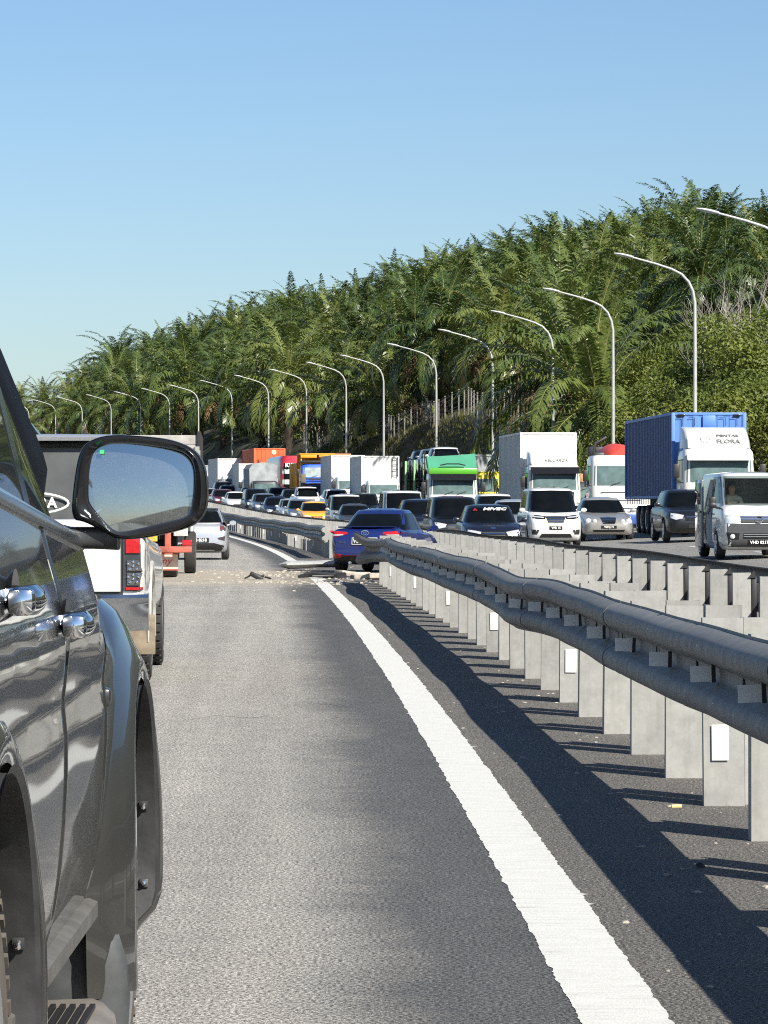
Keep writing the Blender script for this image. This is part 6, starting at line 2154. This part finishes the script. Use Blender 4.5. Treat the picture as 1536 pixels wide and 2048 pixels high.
# ------------------------------------------------------------------ scrub and trees at the right
SCRUB = [(.035, .055, .012), (.09, .125, .022), (.16, .185, .035), (.26, .255, .065)]
M_SCRUB = leafmat('scrub_leaf', SCRUB, .5, .25, .4)
def bush_mesh(seed, nleaf=9000, lobes=9, size=1.0, leaf=.038):
    rng = np.random.default_rng(seed)
    cs = np.clip(rng.normal(0, .7, (lobes, 3)), -1.1, 1.1) * np.array([1.0, 1.0, .62]); cs[:, 2] += .2
    rs = rng.uniform(.42, .85, lobes)
    li = rng.integers(0, lobes, nleaf)
    d = rng.normal(0, 1, (nleaf, 3)); d /= np.linalg.norm(d, axis=1)[:, None]
    rad = rs[li] * (rng.uniform(0, 1, nleaf) ** .28)
    P = (cs[li] + d * rad[:, None]) * size
    nrm = d + rng.normal(0, .6, (nleaf, 3)) + np.array([0, 0, .5]); nrm /= np.linalg.norm(nrm, axis=1)[:, None]
    t = np.cross(nrm, rng.normal(0, 1, (nleaf, 3))); t /= np.linalg.norm(t, axis=1)[:, None]
    bt = np.cross(nrm, t)
    s_ = leaf * rng.uniform(.6, 1.4, nleaf)[:, None]
    V = np.stack([P - t * s_, P + bt * s_ * .5, P + t * s_ * 1.1 - nrm * s_ * .25, P - bt * s_ * .5], 1).reshape(-1, 3)
    F = np.arange(nleaf * 4).reshape(-1, 4)
    me = bpy.data.meshes.new('foliage')
    me.from_pydata(V.tolist(), [], F.tolist()); me.materials.append(M_SCRUB); me.update()
    return me
def branch(mb, rng, p, d, L, r, depth, thin=.62, nmax=3):
    pts, rad = [p], [r]
    n = 4
    for i in range(n):
        d = (d + Vector((rng.uniform(-.25, .25), rng.uniform(-.25, .25), rng.uniform(-.08, .18)))).normalized()
        p = p + d * (L / n); pts.append(p); rad.append(r * (1 - .45 * (i + 1) / n))
    mb.tube(pts, rad, 5 if depth > 1 else 4)
    if depth > 0:
        for k in range(rng.randint(2, nmax)):
            u = rng.randint(2, n)
            dd = (d + Vector((rng.uniform(-.9, .9), rng.uniform(-.9, .9), rng.uniform(-.1, .7)))).normalized()
            branch(mb, rng, pts[u], dd, L * thin * rng.uniform(.8, 1.2), rad[u] * .68, depth - 1, thin, nmax)
def stem_mesh(seed, bare=False):
    rng = random.Random(seed); mb = MB()
    for k in range(4 if bare else 3):
        branch(mb, rng, Vector((rng.uniform(-.2, .2), rng.uniform(-.2, .2), -.4)), Vector((rng.uniform(-.5, .5), rng.uniform(-.4, .4), 1)).normalized(), 2.6 if bare else 1.6, .13 if bare else .09, 4 if bare else 2, .72 if bare else .62, 3)
    return mb.mesh('branches', M_BARK, smooth=40)
BU = [bush_mesh(50 + k, 14000, 8 + k % 4) for k in range(5)]
ST = [stem_mesh(70 + k) for k in range(3)]
BARE = [stem_mesh(80 + k, True) for k in range(3)]
spots = [(1290, 156, 1.7, -.2), (1330, 158, 1.8, .2), (1360, 153, 1.7, -.3), (1420, 150, 1.9, .4), (1475, 148, 2.1, .6), (1525, 146, 2.2, .4), (1575, 148, 2.2, .5),
         (1262, 166, 1.8, .2), (1300, 168, 2.2, .8), (1350, 170, 2.3, 1.2), (1400, 166, 2.1, .8), (1452, 166, 2.0, .6), (1508, 164, 2.4, 1.2), (1556, 166, 2.4, 1.2),
         (1265, 184, 1.9, .6), (1312, 186, 2.3, 1.4), (1368, 190, 2.4, 2.0), (1425, 186, 2.3, 1.6), (1490, 184, 2.0, 1.0), (1545, 188, 2.3, 1.6), (1395, 204, 2.3, 2.2), (1350, 208, 2.0, 1.6), (1500, 204, 2.2, 1.6), (1240, 196, 1.6, .2), (1560, 210, 2.2, 2.0), (1445, 208, 2.2, 2.0)]
for k, (px, Y, sc, up) in enumerate(spots):
    p = at_px(px, Y)
    zn = next(w for lim, w in ((1300, 'beside the mixer lorry'), (1372, 'over the left half of the blue container'), (1450, 'over the white lettered cab'), (1520, 'right of the blue truck'), (3000, 'at the right edge')) if px < lim)
    t = thing('roadside_shrub', ('low roadside' if Y < 160 else 'middle' if Y < 180 else 'upper') + ' leafy green shrub of the thicket ' + zn, 'shrub', p, rv.uniform(0, 6), 'shrubs in the roadside thicket')
    f = obj('foliage', BU[k % 5], t, (0, 0, sc * .75 + up)); f.scale = (sc, sc, sc * rv.uniform(.85, 1.15)); f.rotation_euler = (0, 0, rv.uniform(0, 6))
    b = obj('branches', ST[k % 3], t); b.scale = (sc * .62, sc * .62, sc * .6 + up * .18)
for k, (px, Y, sc, lab, up) in enumerate(((1472, 176, 1.15, 'bare pale-branched dead tree standing above the thicket at the right edge', 2.4), (1432, 171, 1.0, 'smaller leafless tree left of the large bare one', 1.5), (1300, 156, .7, 'tangle of dry leafless branches low in the thicket over the blue truck', .8), (1530, 182, 1.1, 'leafless twiggy tree half out of frame at the right', 2.4))):
    p = at_px(px, Y, up)
    t = thing('bare_tree', lab, 'tree', p, rv.uniform(0, 6), 'leafless trees in the thicket')
    b = obj('branches', BARE[k % 3], t); b.scale = (sc,) * 3
    mb = MB(); mb.tube([(0, 0, -up - 2), (.05, .02, -.2)], [.2, .13], 8); mb.build('trunk', M_BARK, t)

# grass on the cut slope
rngg = np.random.default_rng(5)
gv, gf = [], []
for k in range(16000):
    Y = float(rngg.uniform(205, 330)); off = float(rngg.uniform(18.3, 24.5))
    p = W(off, Y, -.05)
    a = rngg.uniform(0, 6.28); h = rngg.uniform(.12, .42); w = .05
    dx, dy = math.cos(a) * w, math.sin(a) * w
    b = len(gv)
    gv.extend([(p.x - dx, p.y - dy, p.z), (p.x + dx, p.y + dy, p.z), (p.x + rngg.uniform(-.15, .15), p.y + rngg.uniform(-.15, .15), p.z + h)])
    gf.append((b, b + 1, b + 2))
me = bpy.data.meshes.new('grass'); me.from_pydata(gv, [], gf)
me.materials.append(leafmat('dry_grass', [(.035, .045, .014), (.075, .08, .028), (.15, .13, .055)], .7, .2, .2)); me.update()
tag(obj('grass', me), 'short rough grass on the cut slope below the wire fence', 'grass', kind='stuff')

# ------------------------------------------------------------------ wreckage on the road
rd = random.Random(8)
M_RUB = plain('broken_concrete', (.33, .30, .25), .95, var=.35, scale=6, bumpy=.4)
def chunk(mb, c, s_, rng):
    pts = []
    n = 6
    for zz, k in ((-.3, .9), (.25, 1.0), (.6, .55)):
        pts.append([(c[0] + s_ * k * math.cos(a) * rng.uniform(.7, 1.2), c[1] + s_ * k * math.sin(a) * rng.uniform(.7, 1.2), c[2] + s_ * zz * rng.uniform(.7, 1.1)) for a in [2 * math.pi * q / n for q in range(n)]])
    mb.loft(pts)
mb = MB()
for k in range(1800):
    px = rd.triangular(300, 800, 690); Y = rd.gauss(76.5, 5.0)
    X = (px - 768) * Y / F_PX
    chunk(mb, (X, Y, .0), abs(rd.gauss(.0, .016)) + .007, rd)
for k in range(380):
    Y = rd.uniform(9, 62); o = rd.choice((rd.uniform(.15, 1.2), rd.uniform(.2, 3.2)))
    chunk(mb, (xl(Y) + o, Y, 0), abs(rd.gauss(0, .008)) + .004, rd)
for k in range(260):
    px = rd.triangular(330, 800, 680); Y = rd.gauss(rd.choice((70.5, 77.5, 82)), .9)
    chunk(mb, ((px - 768) * Y / F_PX, Y, .0), rd.uniform(.02, .07), rd)
tag(mb.build('rubble', M_RUB, smooth=0), 'crumbs of broken concrete and gravel scattered over the road and median', 'rubble', kind='stuff')
def wreck(name, label, cat, px, Y, build, mat, rz=0):
    o_ = MB(); build(o_)
    o = o_.build(name, mat, None, Vector(((px - 768) * Y / F_PX, Y, rise(Y))), rz)
    return tag(o, label, cat)
# torn-off rail end lying in the lane
def fallen(m):
    rg = []
    for k in range(17):
        u = k / 16
        x = u * 1.5
        hh = .09 * min(1, .35 + u * 6) * (1 + .1 * math.sin(u * 9))
        rg.append([(x + .05 * math.sin(a * 2), .34 * math.cos(a) * min(1, .45 + u * 5), .13 + hh * math.sin(a) + .05 * u) for a in [2 * math.pi * q / 14 for q in range(14)]])
    m.loft(rg)
wreck('fallen_rail', 'pale rounded rail end torn off and lying on the road beside the blue car', 'rail end', 562, 83.5, fallen, galvanised('fallen_rail_steel', (.44, .45, .43), .2, .5, .2), R(-4))
def plasticbit(m):
    m.box((0, 0, .06), (.30, .12, .10), bev=.03, rot=Matrix.Rotation(.5, 3, 'Y')); m.tube([(-.25, 0, .02), (-.05, .03, .12), (.18, .05, .05), (.30, -.05, .02)], .02, 5); m.box((.1, .05, .05), (.14, .1, .05), bev=.02, rot=Matrix.Rotation(-.7, 3, 'Y'))
wreck('plastic_fragment', 'black plastic fragment lying alone in the lane left of the blue car', 'debris', 513, 73.5, plasticbit, M_BLACK)
def bumperbit(m):
    m.tube([(0, 0, .04), (.3, .05, .09), (.7, 0, .06), (1.0, .1, .10)], [.03, .07, .06, .03], 6); m.box((.5, -.1, .05), (.5, .12, .05), bev=.02, rot=Matrix.Rotation(.3, 3, 'Z')); m.box((.9, -.2, .05), (.22, .2, .04), bev=.015, rot=Matrix.Rotation(.6, 3, 'X'))
wreck('bumper_fragment', 'torn black bumper strip in front of the blue car\'s left rear wheel', 'debris', 596, 74.5, bumperbit, M_BLACK, R(4))
def slab(m):
    m.box((0, 0, .05), (.6, .4, .12), bev=.03, rot=Matrix.Rotation(.12, 3, 'Y')); m.box((.4, .2, .04), (.3, .3, .1), bev=.03)
wreck('concrete_slab', 'broken slab of pale concrete under the blue car\'s tail', 'debris', 700, 76.5, slab, M_RUB, .5)
wreck('concrete_slab', 'broken concrete piece by the torn end of the guard rail', 'debris', 748, 73.5, slab, M_RUB, 1.9)
def stub(m):
    m.tube([(0, 0, .009), (.05, .008, .009)], .009, 6)
wreck('cigarette_stub', 'small pale yellow stub lying on the median between the post shadows', 'litter', 1343, 17.7, stub, plain('stub_yellow', (.7, .55, .25), .8))
def pebble(m):
    chunk(m, (0, 0, .008), .02, random.Random(2))
wreck('pebble', 'single dark pebble on the sunlit median near the right edge', 'stone', 1400, 14.8, pebble, M_BLACK)

# hairline cracks and drag marks in the asphalt
M_CRACK = plain('crack_dark', (.035, .034, .032), .95)  # even dark tone of the crack and drag-mark ribbons
def crack(pts, wd, rng):
    """thin open crack: photograph points on the road, joined by a wandering ribbon"""
    P = []
    for (xa, ya), (xb, yb) in zip(pts[:-1], pts[1:]):
        for k in range(10):
            u = k / 10; x = xa + (xb - xa) * u; yy = ya + (yb - ya) * u
            Y = CAM_H * F_PX / (yy - 1015); P.append(Vector(((x - 768) * Y / F_PX + rng.gauss(0, wd * .8), Y + rng.gauss(0, wd * 6), .003)))
    vs = []
    for i, p in enumerate(P):
        w = wd * rng.uniform(.3, 1.2) * min(1, i / 3 + .2, (len(P) - 1 - i) / 3 + .2)
        vs += [(p.x, p.y - w * 4, p.z), (p.x, p.y + w * 4, p.z)]
    mb = MB(); mb.add(vs, [(2 * i, 2 * i + 2, 2 * i + 3, 2 * i + 1) for i in range(len(P) - 1)])
    tag(mb.build('road_crack', M_CRACK, smooth=0), kind='structure')
rc = random.Random(12)
crack([(380, 1440), (430, 1432), (500, 1437), (548, 1430)], .004, rc)
crack([(625, 1408), (660, 1410), (705, 1418)], .004, rc)
crack([(655, 1440), (690, 1432)], .004, rc)
crack([(300, 1192), (420, 1184), (520, 1186), (650, 1174)], .012, rc)
crack([(305, 1206), (400, 1200), (500, 1192), (560, 1184)], .010, rc)
crack([(300, 1147), (420, 1143), (560, 1140), (640, 1137)], .014, rc)
crack([(800, 1290), (815, 1296), (850, 1300)], .003, rc)
